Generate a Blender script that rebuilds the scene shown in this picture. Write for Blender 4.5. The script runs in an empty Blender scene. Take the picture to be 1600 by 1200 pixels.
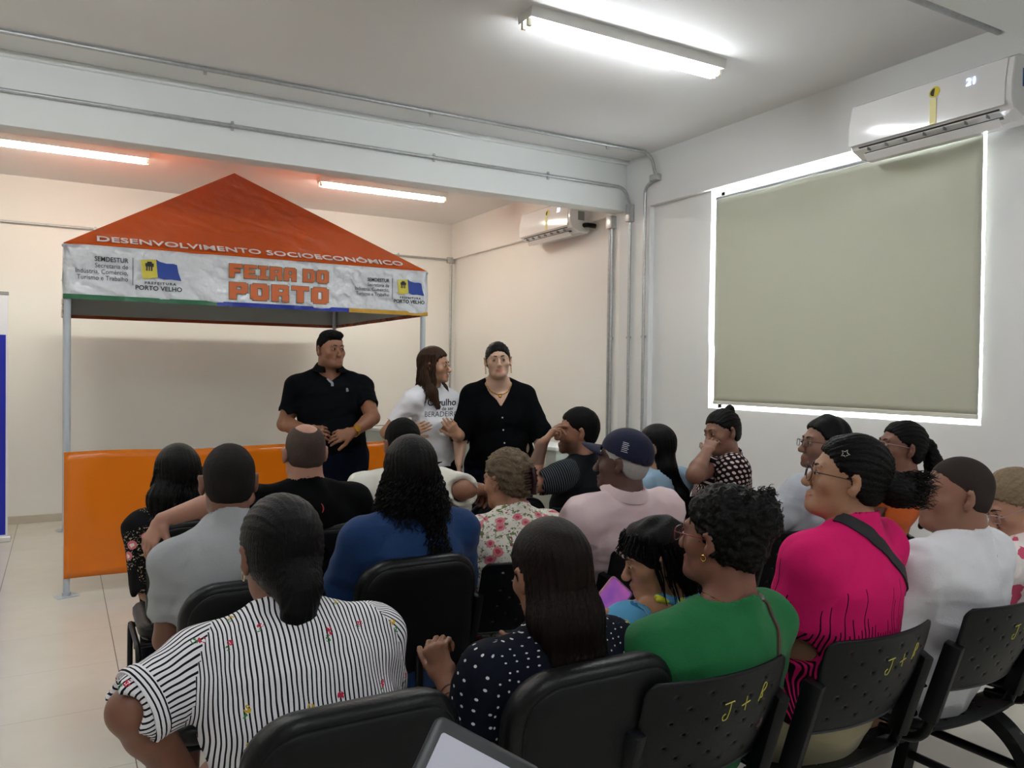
import bpy, bmesh, math, random
import numpy as np
from mathutils import Vector, Matrix, Euler
from mathutils.bvhtree import BVHTree

# ------------------------------------------------------------------ camera, world, exposure
SC = bpy.context.scene
COL = SC.collection
CAM_H, CAM_F = 1.52, 1237.4
_y, _p, _r = map(math.radians, (29.717, 0.916, 0.704))
FW = Vector((math.sin(_y)*math.cos(_p), math.cos(_y)*math.cos(_p), -math.sin(_p)))
_rt0 = Vector((math.cos(_y), -math.sin(_y), 0)); _up0 = _rt0.cross(FW)
RT = _rt0*math.cos(_r) + _up0*math.sin(_r)
UP = -_rt0*math.sin(_r) + _up0*math.cos(_r)
cam_data = bpy.data.cameras.new('camera')
cam_data.sensor_fit = 'HORIZONTAL'; cam_data.sensor_width = 36
cam_data.lens = 36*CAM_F/1600; cam_data.clip_start = 0.05
cam = bpy.data.objects.new('camera', cam_data); COL.objects.link(cam)
m = Matrix((RT, UP, -FW)).transposed().to_4x4(); m.translation = Vector((0, 0, CAM_H))
cam.matrix_world = m
SC.camera = cam
SC.view_settings.view_transform = 'Standard'; SC.view_settings.look = 'None'
SC.view_settings.gamma = 1; SC.view_settings.use_curve_mapping = False
SC.view_settings.exposure = 2.3
world = bpy.data.worlds.new('daylight'); SC.world = world; world.use_nodes = True
world.node_tree.nodes['Background'].inputs[0].default_value = (0.86, 0.93, 1.0, 1)
world.node_tree.nodes['Background'].inputs[1].default_value = 7.0
TUBE = 13.5            # strength of the fluorescent tubes
TUBE_FAR = 14.0

def at(px, py, d):     # a point seen at a place of the photograph, d metres ahead
    return Vector((0, 0, CAM_H)) + d*(FW + RT*(px-800)/CAM_F + UP*(600-py)/CAM_F)

XR, YB, ZC, ZL, YF, YR = 4.205, 8.914, 3.323, 2.895, 5.43, 5.594
XL, YN = -4.9, -2.6

# ------------------------------------------------------------------ helpers
def lin(c):
    if isinstance(c, str):
        c = [int(c[i:i+2], 16)/255 for i in (0, 2, 4)]
    return tuple((x/12.92 if x <= .04045 else ((x+.055)/1.055)**2.4) for x in c[:3]) + (1,)

class NT:
    def __init__(s, name):
        s.m = bpy.data.materials.new(name); s.m.use_nodes = True
        s.t = s.m.node_tree; s.n = s.t.nodes; s.b = s.n['Principled BSDF']
    def node(s, typ, **kw):
        n = s.n.new(typ)
        for k, v in kw.items():
            if k.startswith('i_'):
                key = k[2:]; key = int(key) if key.isdigit() else key.replace('_', ' ')
                n.inputs[key].default_value = v
            else: setattr(n, k, v)
        return n
    def link(s, a, b): s.t.links.new(a, b)
    def bump(s, h, strength=.3, dist=.01):
        b = s.node('ShaderNodeBump'); b.inputs['Strength'].default_value = strength
        b.inputs['Distance'].default_value = dist
        s.link(h, b.inputs['Height']); s.link(b.outputs[0], s.b.inputs['Normal']); return b
    def math(s, op, a, b=None, c=None):
        n = s.node('ShaderNodeMath', operation=op)
        for i, v in enumerate((a, b, c)):
            if v is None: continue
            if isinstance(v, (int, float)): n.inputs[i].default_value = v
            else: s.link(v, n.inputs[i])
        return n.outputs[0]
    def mix(s, f, a, b):
        n = s.node('ShaderNodeMix', data_type='RGBA')
        for k, v in ((0, f), (6, a), (7, b)):
            if isinstance(v, (int, float, tuple)): n.inputs[k].default_value = v
            else: s.link(v, n.inputs[k])
        return n.outputs[2]
    def coord(s, kind='Object', scale=(1, 1, 1)):
        t = s.node('ShaderNodeTexCoord'); mp = s.node('ShaderNodeMapping')
        mp.inputs['Scale'].default_value = scale; s.link(t.outputs[kind], mp.inputs[0]); return mp.outputs[0]
    def attr(s, name):
        a = s.node('ShaderNodeAttribute', attribute_name=name); return a.outputs['Vector']
    def noise(s, vec, scale, detail=3, rough=.5):
        n = s.node('ShaderNodeTexNoise'); n.inputs['Scale'].default_value = scale
        n.inputs['Detail'].default_value = detail; n.inputs['Roughness'].default_value = rough
        if vec is not None: s.link(vec, n.inputs['Vector'])
        return n.outputs[0]
    def base(s, v):
        if isinstance(v, tuple): s.b.inputs['Base Color'].default_value = v
        else: s.link(v, s.b.inputs['Base Color'])

_mc = {}
def plain(name, col, rough=.5, metal=0, bump=0, bscale=60, spec=None, coat=0, var=0, sheen=0):
    if name in _mc: return _mc[name]
    t = NT(name); c = lin(col); t.b.inputs['Roughness'].default_value = rough
    t.b.inputs['Metallic'].default_value = metal
    if spec is not None: t.b.inputs['Specular IOR Level'].default_value = spec
    if coat: t.b.inputs['Coat Weight'].default_value = coat; t.b.inputs['Coat Roughness'].default_value = .12
    if sheen: t.b.inputs['Sheen Weight'].default_value = sheen
    co = t.coord()
    if var:
        n = t.noise(co, 3, 4); c2 = tuple(x*(1-var) for x in c[:3])+(1,)
        t.base(t.mix(n, c2, c))
    else: t.base(c)
    if bump: t.bump(t.noise(co, bscale, 4), bump, .01)
    _mc[name] = t.m; return t.m

def emit(name, col, strength):
    if name in _mc: return _mc[name]
    t = NT(name); t.base((0, 0, 0, 1))
    t.b.inputs['Emission Color'].default_value = lin(col); t.b.inputs['Emission Strength'].default_value = strength
    _mc[name] = t.m; return t.m

def link_mesh(name, me, mat=None, parent=None, smooth=False, loc=None, rot=None):
    o = bpy.data.objects.new(name, me); COL.objects.link(o)
    if mat is not None:
        for x in (mat if isinstance(mat, (list, tuple)) else [mat]): me.materials.append(x)
    if parent is not None: o.parent = parent
    if loc is not None: o.location = loc
    if rot is not None: o.rotation_euler = rot
    if smooth: me.polygons.foreach_set('use_smooth', [True]*len(me.polygons))
    return o

def obj(name, bm, mat, parent=None, smooth=False, loc=None, rot=None, recalc=True):
    if recalc: bmesh.ops.recalc_face_normals(bm, faces=bm.faces)
    me = bpy.data.meshes.new(name); bm.to_mesh(me); bm.free()
    o = link_mesh(name, me, mat, parent, False, loc, rot)
    if smooth:
        me.polygons.foreach_set('use_smooth', [True]*len(me.polygons))
        me.set_sharp_from_angle(angle=math.radians(smooth if smooth is not True else 40))
    return o

def empty(name, loc=(0, 0, 0), rz=0):
    o = bpy.data.objects.new(name, None); COL.objects.link(o); o.location = loc
    o.rotation_euler = (0, 0, rz); o.empty_display_size = .1; return o

def tag(o, label=None, cat=None, group=None, kind=None):
    if label: o['label'] = label
    if cat: o['category'] = cat
    if group: o['group'] = group
    if kind: o['kind'] = kind
    return o

def copy_tree(o, parent=None):
    c = o.copy(); COL.objects.link(c); c.parent = parent
    for ch in list(o.children): copy_tree(ch, c)
    return c

def box(bm, x0, x1, y0, y1, z0, z1, bev=0, M=None, seg=2):
    r = bmesh.ops.create_cube(bm, size=1)
    for v in r['verts']:
        v.co = Vector(((x0+x1)/2+v.co.x*(x1-x0), (y0+y1)/2+v.co.y*(y1-y0), (z0+z1)/2+v.co.z*(z1-z0)))
    vs = r['verts']
    if bev:
        es = list({e for v in vs for e in v.link_edges})
        g = bmesh.ops.bevel(bm, geom=es, offset=bev, segments=seg, affect='EDGES', profile=.5)
        vs = list({v for f in g['faces'] for v in f.verts} | {v for v in vs if v.is_valid})
    if M is not None: bmesh.ops.transform(bm, matrix=M, verts=vs)
    return vs

def tube(bm, pts, r, seg=12, cap=True, up=None):
    pts = [Vector(p) for p in pts]; n = len(pts); rings = []
    rr = r if isinstance(r, (list, tuple)) else [r]*n
    t0 = (pts[1]-pts[0]).normalized()
    ref = Vector(up) if up else (Vector((0, 0, 1)) if abs(t0.z) < .9 else Vector((1, 0, 0)))
    nrm = (ref - t0*ref.dot(t0)).normalized()
    for i in range(n):
        t = (pts[min(i+1, n-1)]-pts[max(i-1, 0)]).normalized()
        nrm = (nrm - t*nrm.dot(t)).normalized(); b = t.cross(nrm)
        rings.append([bm.verts.new(pts[i]+rr[i]*(math.cos(a)*nrm+math.sin(a)*b)) for a in (2*math.pi*k/seg for k in range(seg))])
    for i in range(n-1):
        for k in range(seg):
            bm.faces.new((rings[i][k], rings[i][(k+1) % seg], rings[i+1][(k+1) % seg], rings[i+1][k]))
    if cap:
        bm.faces.new(rings[0][::-1]); bm.faces.new(rings[-1])

def bend(pts, rad=.06, n=6):       # a polyline with rounded corners
    pts = [Vector(p) for p in pts]; out = [pts[0]]
    for i in range(1, len(pts)-1):
        a, b, c = pts[i-1], pts[i], pts[i+1]
        u = (a-b); v = (c-b); r = min(rad, u.length*.49, v.length*.49)
        p, q = b+u.normalized()*r, b+v.normalized()*r
        for k in range(n+1):
            t = k/n; out.append((1-t)**2*p+2*t*(1-t)*b+t*t*q)
    out.append(pts[-1]); return out

def rrect(w, h, r, n=6):           # outline of a rounded rectangle, r a number or four (tr, tl, bl, br)
    rs = r if isinstance(r, (list, tuple)) else (r,)*4; pts = []
    for (cx, cy, a0), q in zip(((1, 1, 0), (-1, 1, 90), (-1, -1, 180), (1, -1, 270)), rs):
        for k in range(n+1):
            a = math.radians(a0+90*k/n)
            pts.append((cx*(w/2-q)+q*math.cos(a), cy*(h/2-q)+q*math.sin(a)))
    return pts

def pad(bm, w, h, r, layers, n=6, f=None, cap0=True, cap1=True):
    """closed cushion: outline in x/z, each layer (inset, y); f maps (x, y, z) to the final point"""
    rings = []; rs = r if isinstance(r, (list, tuple)) else (r,)*4
    for ins, y in layers:
        o = rrect(w-2*ins, h-2*ins, [max(.002, q-ins) for q in rs], n)
        ring = []
        for x, z in o:
            p = (x, y, z) if f is None else f(x, y, z)
            ring.append(bm.verts.new(p))
        rings.append(ring)
    k = len(rings[0])
    for a, b in zip(rings, rings[1:]):
        for i in range(k): bm.faces.new((a[i], a[(i+1) % k], b[(i+1) % k], b[i]))
    if cap0: bm.faces.new(rings[0][::-1])
    if cap1: bm.faces.new(rings[-1])

def poly(bm, pts, d, thick=0):
    vs = [bm.verts.new(p) for p in pts]; f = bm.faces.new(vs)
    if thick:
        g = bmesh.ops.extrude_face_region(bm, geom=[f]); d = Vector(d)*thick
        bmesh.ops.translate(bm, vec=d, verts=[v for v in g['geom'] if isinstance(v, bmesh.types.BMVert)])

def text(name, body, size, mat, parent, M, align='CENTER', offset=0, xs=1, extrude=.0006, space=1, shear=0):
    """lettering as a thin mesh in the plane of M (x right, y up, z out)"""
    cu = bpy.data.curves.new(name, 'FONT'); cu.body = body; cu.size = size; cu.align_x = align
    cu.offset = offset; cu.extrude = extrude; cu.resolution_u = 3; cu.space_character = space; cu.shear = shear
    o = bpy.data.objects.new(name, cu); COL.objects.link(o)
    dg = bpy.context.evaluated_depsgraph_get(); me = bpy.data.meshes.new_from_object(o.evaluated_get(dg))
    bpy.data.objects.remove(o)
    me.transform(M @ Matrix.Diagonal((xs, 1, 1, 1)))
    return link_mesh(name, me, mat, parent)

def frame_mat(origin, xdir, updir):
    x = Vector(xdir).normalized(); u = Vector(updir); z = x.cross(u).normalized(); y = z.cross(x)
    m = Matrix((x, y, z)).transposed().to_4x4(); m.translation = Vector(origin); return m

# ------------------------------------------------------------------ materials of the room
def wall_mat(name, col, b=.06):
    t = NT(name); co = t.coord(); n = t.noise(co, 1.2, 4)
    c = lin(col); t.base(t.mix(n, tuple(x*.96 for x in c[:3])+(1,), c))
    t.b.inputs['Roughness'].default_value = .62; t.b.inputs['Specular IOR Level'].default_value = .3
    t.bump(t.noise(co, 90, 3), b, .005); return t.m
M_wall = wall_mat('white wall paint', 'e4e5e3')
M_beamp = wall_mat('beam paint', 'e6e9e7')
M_far = wall_mat('wall paint tinted by warm light', 'efede8')  # same white paint, with the far room's warm light mixed into its colour
M_ceil = wall_mat('ceiling paint', 'e6e6e5')
M_base = plain('baseboard tile', 'c9bfae', .3)
def floor_mat():
    t = NT('ceramic floor tiles'); tc = t.node('ShaderNodeTexCoord'); s = t.node('ShaderNodeSeparateXYZ')
    t.link(tc.outputs['Object'], s.inputs[0])
    T = .605
    def edge(o, off):
        a = t.math('DIVIDE', t.math('SUBTRACT', o, off), T)
        fr = t.math('ABSOLUTE', t.math('SUBTRACT', t.math('FRACT', a), .5))
        return t.math('GREATER_THAN', fr, .5-.0036), t.math('FLOOR', a)
    ex, ix = edge(s.outputs[0], .2585); ey, iy = edge(s.outputs[1], 4.54)
    g = t.math('MAXIMUM', ex, t.math('MULTIPLY', ey, .55))
    wn = t.node('ShaderNodeTexWhiteNoise', noise_dimensions='2D'); cb = t.node('ShaderNodeCombineXYZ')
    t.link(ix, cb.inputs[0]); t.link(iy, cb.inputs[1]); t.link(cb.outputs[0], wn.inputs[0])
    n = t.noise(tc.outputs['Object'], 5, 5, .6)
    c1 = t.mix(n, lin('d9d4c8'), lin('e4dfd4')); c2 = t.mix(t.math('MULTIPLY', wn.outputs[0], .25), c1, lin('d2cbbf'))
    t.base(t.mix(g, c2, lin('6d6457')))
    r = t.math('ADD', t.math('MULTIPLY', n, .1), .16); t.link(t.math('MAXIMUM', r, t.math('MULTIPLY', g, .7)), t.b.inputs['Roughness'])
    t.bump(t.math('SUBTRACT', 1, g), .25, .002); return t.m
M_floor = floor_mat()
def galv_mat():
    t = NT('galvanised steel'); co = t.coord(); n = t.noise(co, 40, 3)
    t.base(t.mix(n, lin('9b9d9e'), lin('c9cbcb'))); t.b.inputs['Metallic'].default_value = .6
    t.link(t.math('ADD', t.math('MULTIPLY', n, .2), .25), t.b.inputs['Roughness']); return t.m
M_galv = galv_mat()
M_pole = plain('painted steel pole', 'b9c0c7', .38, .15)
M_white = plain('white plastic', 'e4e3e2', .16, coat=.4)
M_grey = plain('grey plastic', '8f9091', .5)
M_dark = plain('dark slot', '17181a', .6)
M_fixt = plain('white enamelled steel', 'd7d7d2', .4)
M_black = plain('black plastic', '0c0d10', .4, bump=.05, bscale=400, spec=.22)
M_blackmetal = plain('black metal', '0b0c0e', .38, 0, spec=.25)
M_chrome = plain('chrome', 'd0d0d0', .15, 1)
M_gold = plain('gold', 'd9a441', .22, 1)

# ------------------------------------------------------------------ the room
def struct(name, bm, mat, **k):
    o = obj(name, bm, mat, **k); o['kind'] = 'structure'; return o
bm = bmesh.new(); box(bm, XL-.2, XR+.35, YN-.2, YB+.2, -.1, 0); struct('floor', bm, M_floor)
bm = bmesh.new(); box(bm, XL-.2, XR+.35, YN-.2, YB+.2, ZC, ZC+.12); struct('ceiling', bm, M_ceil)
bm = bmesh.new(); box(bm, XL-.2, XR+.35, YB, YB+.2, 0, ZC); struct('wall_back', bm, M_far)
bm = bmesh.new(); box(bm, XL-.2, XL, YN, YB, 0, ZC); struct('wall_left', bm, M_wall)
bm = bmesh.new(); box(bm, XL-.2, XR+.35, YN-.2, YN, 0, ZC); struct('wall_near', bm, M_wall)
# right wall: lintel, pilaster, recessed panels and the window opening
WY0, WY1, WZ0, WZ1 = 2.415, 4.455, 1.262, 2.895
XP = XR+.045
bm = bmesh.new()
box(bm, XR, XR+.24, YN, YR-.08, ZL, ZC)              # lintel band
box(bm, XR, XR+.24, 5.115, YR-.08, 0, ZL)           # pilaster
box(bm, XP, XR+.24, WY1, 5.115, 0, ZL)
box(bm, XP, XR+.24, WY0, WY1, 0, WZ0)
box(bm, XP, XR+.24, YN, WY0, 0, ZL)
struct('wall_right', bm, M_wall)
bm = bmesh.new()
box(bm, XR, XR+.24, YR-.08, YB, ZL, ZC); box(bm, XR, XR+.24, YR-.08, 5.68, 0, ZL)
box(bm, XP, XR+.24, 5.68, YB, 0, ZL)
struct('wall_right_far', bm, M_far)
# beams
bm = bmesh.new(); box(bm, XL, XR, YF, YR, ZL+.005, ZC, .004)
box(bm, XL, XR, YF-.03, YF+.01, ZC-.035, ZC, .004); struct('trim_1', bm, M_beamp, smooth=30)
bm = bmesh.new(); box(bm, XL, XR, 1.60, 1.80, ZL+.005, ZC, .004); struct('trim_2', bm, M_beamp, smooth=30)
bm = bmesh.new(); box(bm, XL, XR, YB-.012, YB, 0, .075, .003); struct('baseboard_back', bm, M_base)
bm = bmesh.new(); box(bm, XP-.012, XP, 5.68, YB, 0, .075, .003); box(bm, XR-.012, XR, 5.115, 5.68, 0, .075, .003)
box(bm, XP-.012, XP, YN, 5.115, 0, .075, .003); struct('baseboard_right', bm, M_base)
bm = bmesh.new(); box(bm, XL, XL+.012, YN, YB, 0, .075, .003); struct('baseboard_left', bm, M_base)
# window: aluminium frame, glass, roller blind in front
win = empty('window_1', (XR+.17, (WY0+WY1)/2, WZ0)); win['kind'] = 'structure'
M_alu = plain('white aluminium frame', 'e8e8e6', .35)
hw, hh = (WY1-WY0)/2, WZ1-WZ0
bm = bmesh.new()
for a in ((-hw, -hw+.04, 0, hh), (hw-.04, hw, 0, hh)) : box(bm, -.025, .025, a[0], a[1], a[2], a[3], .004)
box(bm, -.025, .025, -hw, hw, 0, .04, .004); box(bm, -.025, .025, -hw, hw, hh-.04, hh, .004)
obj('window_frame', bm, M_alu, win)
t = NT('window glass'); t.b.inputs['Transmission Weight'].default_value = 1; t.b.inputs['Roughness'].default_value = 0
t.b.inputs['IOR'].default_value = 1.05; M_glass = t.m
bm = bmesh.new(); box(bm, -.003, .003, -hw+.03, hw-.03, .03, hh-.03)
obj('window_pane', bm, M_glass, win)
# roller blind hung in the window opening
bl = empty('roller_blind', (XR+.03, 0, 0))
def blind_mat():
    t = NT('roller blind fabric'); co = t.coord(); n = t.noise(co, 300, 2)
    t.base(t.mix(n, lin('bcbdac'), lin('c6c7b7'))); t.b.inputs['Roughness'].default_value = .9
    t.bump(n, .15, .002)
    tr = t.node('ShaderNodeBsdfTranslucent'); tr.inputs[0].default_value = lin('b9ba98')
    mx = t.node('ShaderNodeMixShader'); mx.inputs[0].default_value = .05
    out = t.n['Material Output']; t.link(t.b.outputs[0], mx.inputs[1]); t.link(tr.outputs[0], mx.inputs[2]); t.link(mx.outputs[0], out.inputs[0])
    return t.m
bm = bmesh.new(); N = 40
BY0, BY1, BZ0, BZ1 = WY0+.008, WY1-.068, WZ0+.055, WZ1-.085
g = [[bm.verts.new((.004*math.sin(i*.5+j*.13)+(.018*math.exp(-((j-36)/3)**2-((i-10)/7)**2)), BY0+(BY1-BY0)*i/N, BZ0+(BZ1-BZ0)*j/N)) for j in range(N+1)] for i in range(N+1)]
for i in range(N):
    for j in range(N): bm.faces.new((g[i][j], g[i+1][j], g[i+1][j+1], g[i][j+1]))
o = obj('blind_fabric', bm, blind_mat(), bl, smooth=True)
md = o.modifiers.new('s', 'SOLIDIFY'); md.thickness = .0012
bm = bmesh.new(); tube(bm, [(.02, BY0-.01, BZ1+.012), (.02, BY1+.01, BZ1+.012)], .016, 16); obj('blind_roller', bm, M_grey, bl, smooth=True)
bm = bmesh.new(); box(bm, -.006, .008, BY0, BY1, BZ0-.022, BZ0+.004, .004); obj('hem_bar', bm, plain('pale hem bar', 'd4d4c8', .5), bl)
bm = bmesh.new()
cp = [(-.02, BY1+.03, BZ1-.02), (-.02, BY1+.035, 2.2), (-.02, BY1+.04, 1.75), (-.02, BY1+.015, 1.66), (-.02, BY1-.02, 1.72), (-.01, BY1-.01, BZ1-.02)]
tube(bm, bend(cp, .05), .0022, 6); obj('bead_chain', bm, M_alu, bl, smooth=True)
tag(bl, 'large greenish grey roller blind pulled down over the bright window', 'window blind')

# ------------------------------------------------------------------ conduits
def conduit(name, paths, boxes, clips, label, r=.0125, group='galvanised conduits'):
    e = empty(name, paths[0][0])
    o0 = Vector(paths[0][0])
    bm = bmesh.new()
    for p in paths: tube(bm, [q-o0 for q in bend(p, .09, 8)], r, 14)
    obj('pipe', bm, M_galv, e, smooth=True)
    for (c, s) in boxes:
        c = Vector(c)-o0; bm = bmesh.new(); box(bm, c.x-s[0], c.x+s[0], c.y-s[1], c.y+s[1], c.z-s[2], c.z+s[2], .006)
        obj('junction_box', bm, M_galv, e, smooth=30)
    for (c, ax) in clips:
        c = Vector(c)-o0; bm = bmesh.new(); d = Vector(ax)*.009
        tube(bm, [c-d, c+d], r+.004, 14)
        k = [.0, .0, .0]; s = [.009, .009, .009]
        i = [abs(a) < .5 for a in ax]
        b3 = [.009 if not q else .004 for q in i]
        wid = [j for j in range(3) if i[j]]
        b3[wid[-1] if ax[2] == 0 else wid[-1]] = .03
        box(bm, c.x-b3[0], c.x+b3[0], c.y-b3[1], c.y+b3[1], c.z-b3[2], c.z+b3[2])
        obj('clip', bm, M_galv, e, smooth=30)
    tag(e, label, 'conduit', group); return e
conduit('electrical_conduit', [[(XL+.01, 5.07, ZC-.018), (4.16, 5.06, ZC-.018), (4.175, 5.02, 3.13)], [(4.175, 5.03, 3.09), (4.18, 5.15, 3.05), (4.185, 5.155, 0.02)]],
        [((4.175, 5.02, 3.1), (.028, .045, .025))], [((.75, 5.07, ZC-.018), (1, 0, 0)), ((2.22, 5.07, ZC-.018), (1, 0, 0)), ((3.73, 5.07, ZC-.018), (1, 0, 0)), ((4.187, 5.155, 1.82), (0, 0, 1))],
        'steel conduit on the ceiling before the far beam, bending down the wall nearest the window')
conduit('electrical_conduit', [[(XL+.01, YF-.018, 3.095), (4.17, YF-.018, 3.095), (4.18, YF-.075, 2.95)], [(4.185, YF-.08, 2.9), (4.185, YF-.08, .02)]],
        [((4.178, YF-.085, 2.87), (.028, .028, .075))], [((.97, YF-.018, 3.095), (1, 0, 0)), ((2.4, YF-.018, 3.095), (1, 0, 0)), ((3.4, YF-.018, 3.095), (1, 0, 0)), ((4.187, YF-.08, 1.82), (0, 0, 1))],
        'steel conduit along the face of the beam, its drop the middle of the three pipes')
conduit('electrical_conduit', [[(4.185, 5.6, 2.82), (4.185, 5.6, .02)], [(4.188, 5.64, 2.82), (4.188, 5.64, .02)]],
        [((4.178, 5.61, 2.83), (.028, .045, .055))], [((4.187, 5.6, 1.82), (0, 0, 1))],
        'steel conduit dropping under the end of the beam, farthest of the three wall pipes')
conduit('electrical_conduit', [[(XL+.01, YB-.018, 2.87), (4.19, YB-.018, 2.885)], [(4.19, YB-.018, 2.87), (4.19, YB-.018, .02)]],
        [((4.185, YB-.02, 2.88), (.05, .02, .035))], [((.3, YB-.015, 2.872), (1, 0, 0)), ((3.5, YB-.015, 2.882), (1, 0, 0))],
        'thin steel conduit along the warm-toned back wall behind the orange tent roof')
conduit('electrical_conduit', [[(XL+.01, 2.34, ZC-.02), (XR-.01, 2.34, ZC-.02)]], [], [], 'thick steel conduit on the ceiling in the top right corner of the photo', r=.018)

# ------------------------------------------------------------------ fluorescent fixtures
M_tube = emit('lit fluorescent tube', (.97, .985, 1), TUBE)
M_tubef = emit('lit warm fluorescent tube', (1, .985, .925), TUBE_FAR)
def fixture(x, y, label, mat, seen=True):
    e = empty('fluorescent_light', (x, y, ZC))
    L = .65
    bm = bmesh.new(); 
    prof = [(-.075, 0), (-.06, -.05), (.06, -.05), (.075, 0)]
    for s in (-1,):
        a = [bm.verts.new((-L, p[0], p[1])) for p in prof]; b = [bm.verts.new((L, p[0], p[1])) for p in prof]
        for i in range(4): bm.faces.new((a[i], a[(i+1) % 4], b[(i+1) % 4], b[i]))
        bm.faces.new(a); bm.faces.new(b[::-1])
    obj('fixture_body', bm, M_fixt, e)
    for s in (-1, 1):
        bm = bmesh.new(); tube(bm, [(-L+.03, s*.026, -.068), (L-.03, s*.026, -.068)], .0155, 14)
        obj('tube', bm, mat, e, smooth=True)
        for q in (-1, 1):
            bm = bmesh.new(); box(bm, q*(L-.012)-.012, q*(L-.012)+.012, s*.026-.012, s*.026+.012, -.086, -.048, .004)
            obj('lamp_holder', bm, plain('cream lamp holder', 'e6e0c8', .5), e)
    tag(e, label, 'ceiling light', 'twin tube ceiling lights')
fixture(2.66, 3.44, 'lit twin tube ceiling light nearest, before the beam', M_tube)
fixture(0.0, 7.40, 'lit twin tube ceiling light left of the tent peak, cut by the photo edge', M_tubef)
fixture(2.76, 7.40, 'lit twin tube ceiling light right of the tent peak', M_tubef)
fixture(-.2, 3.44, 'lit twin tube ceiling light before the beam, above the left aisle', M_tube)
fixture(2.66, -.5, 'lit twin tube ceiling light behind the camera, right', M_tube)
fixture(-2.96, 3.44, 'lit twin tube ceiling light before the beam, out of view on the left', M_tube)
fixture(-2.76, 7.40, 'lit twin tube ceiling light beyond the beam, out of view on the left', M_tubef)
fixture(-.2, -.5, 'lit twin tube ceiling light behind the camera, left', M_tube)

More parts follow.
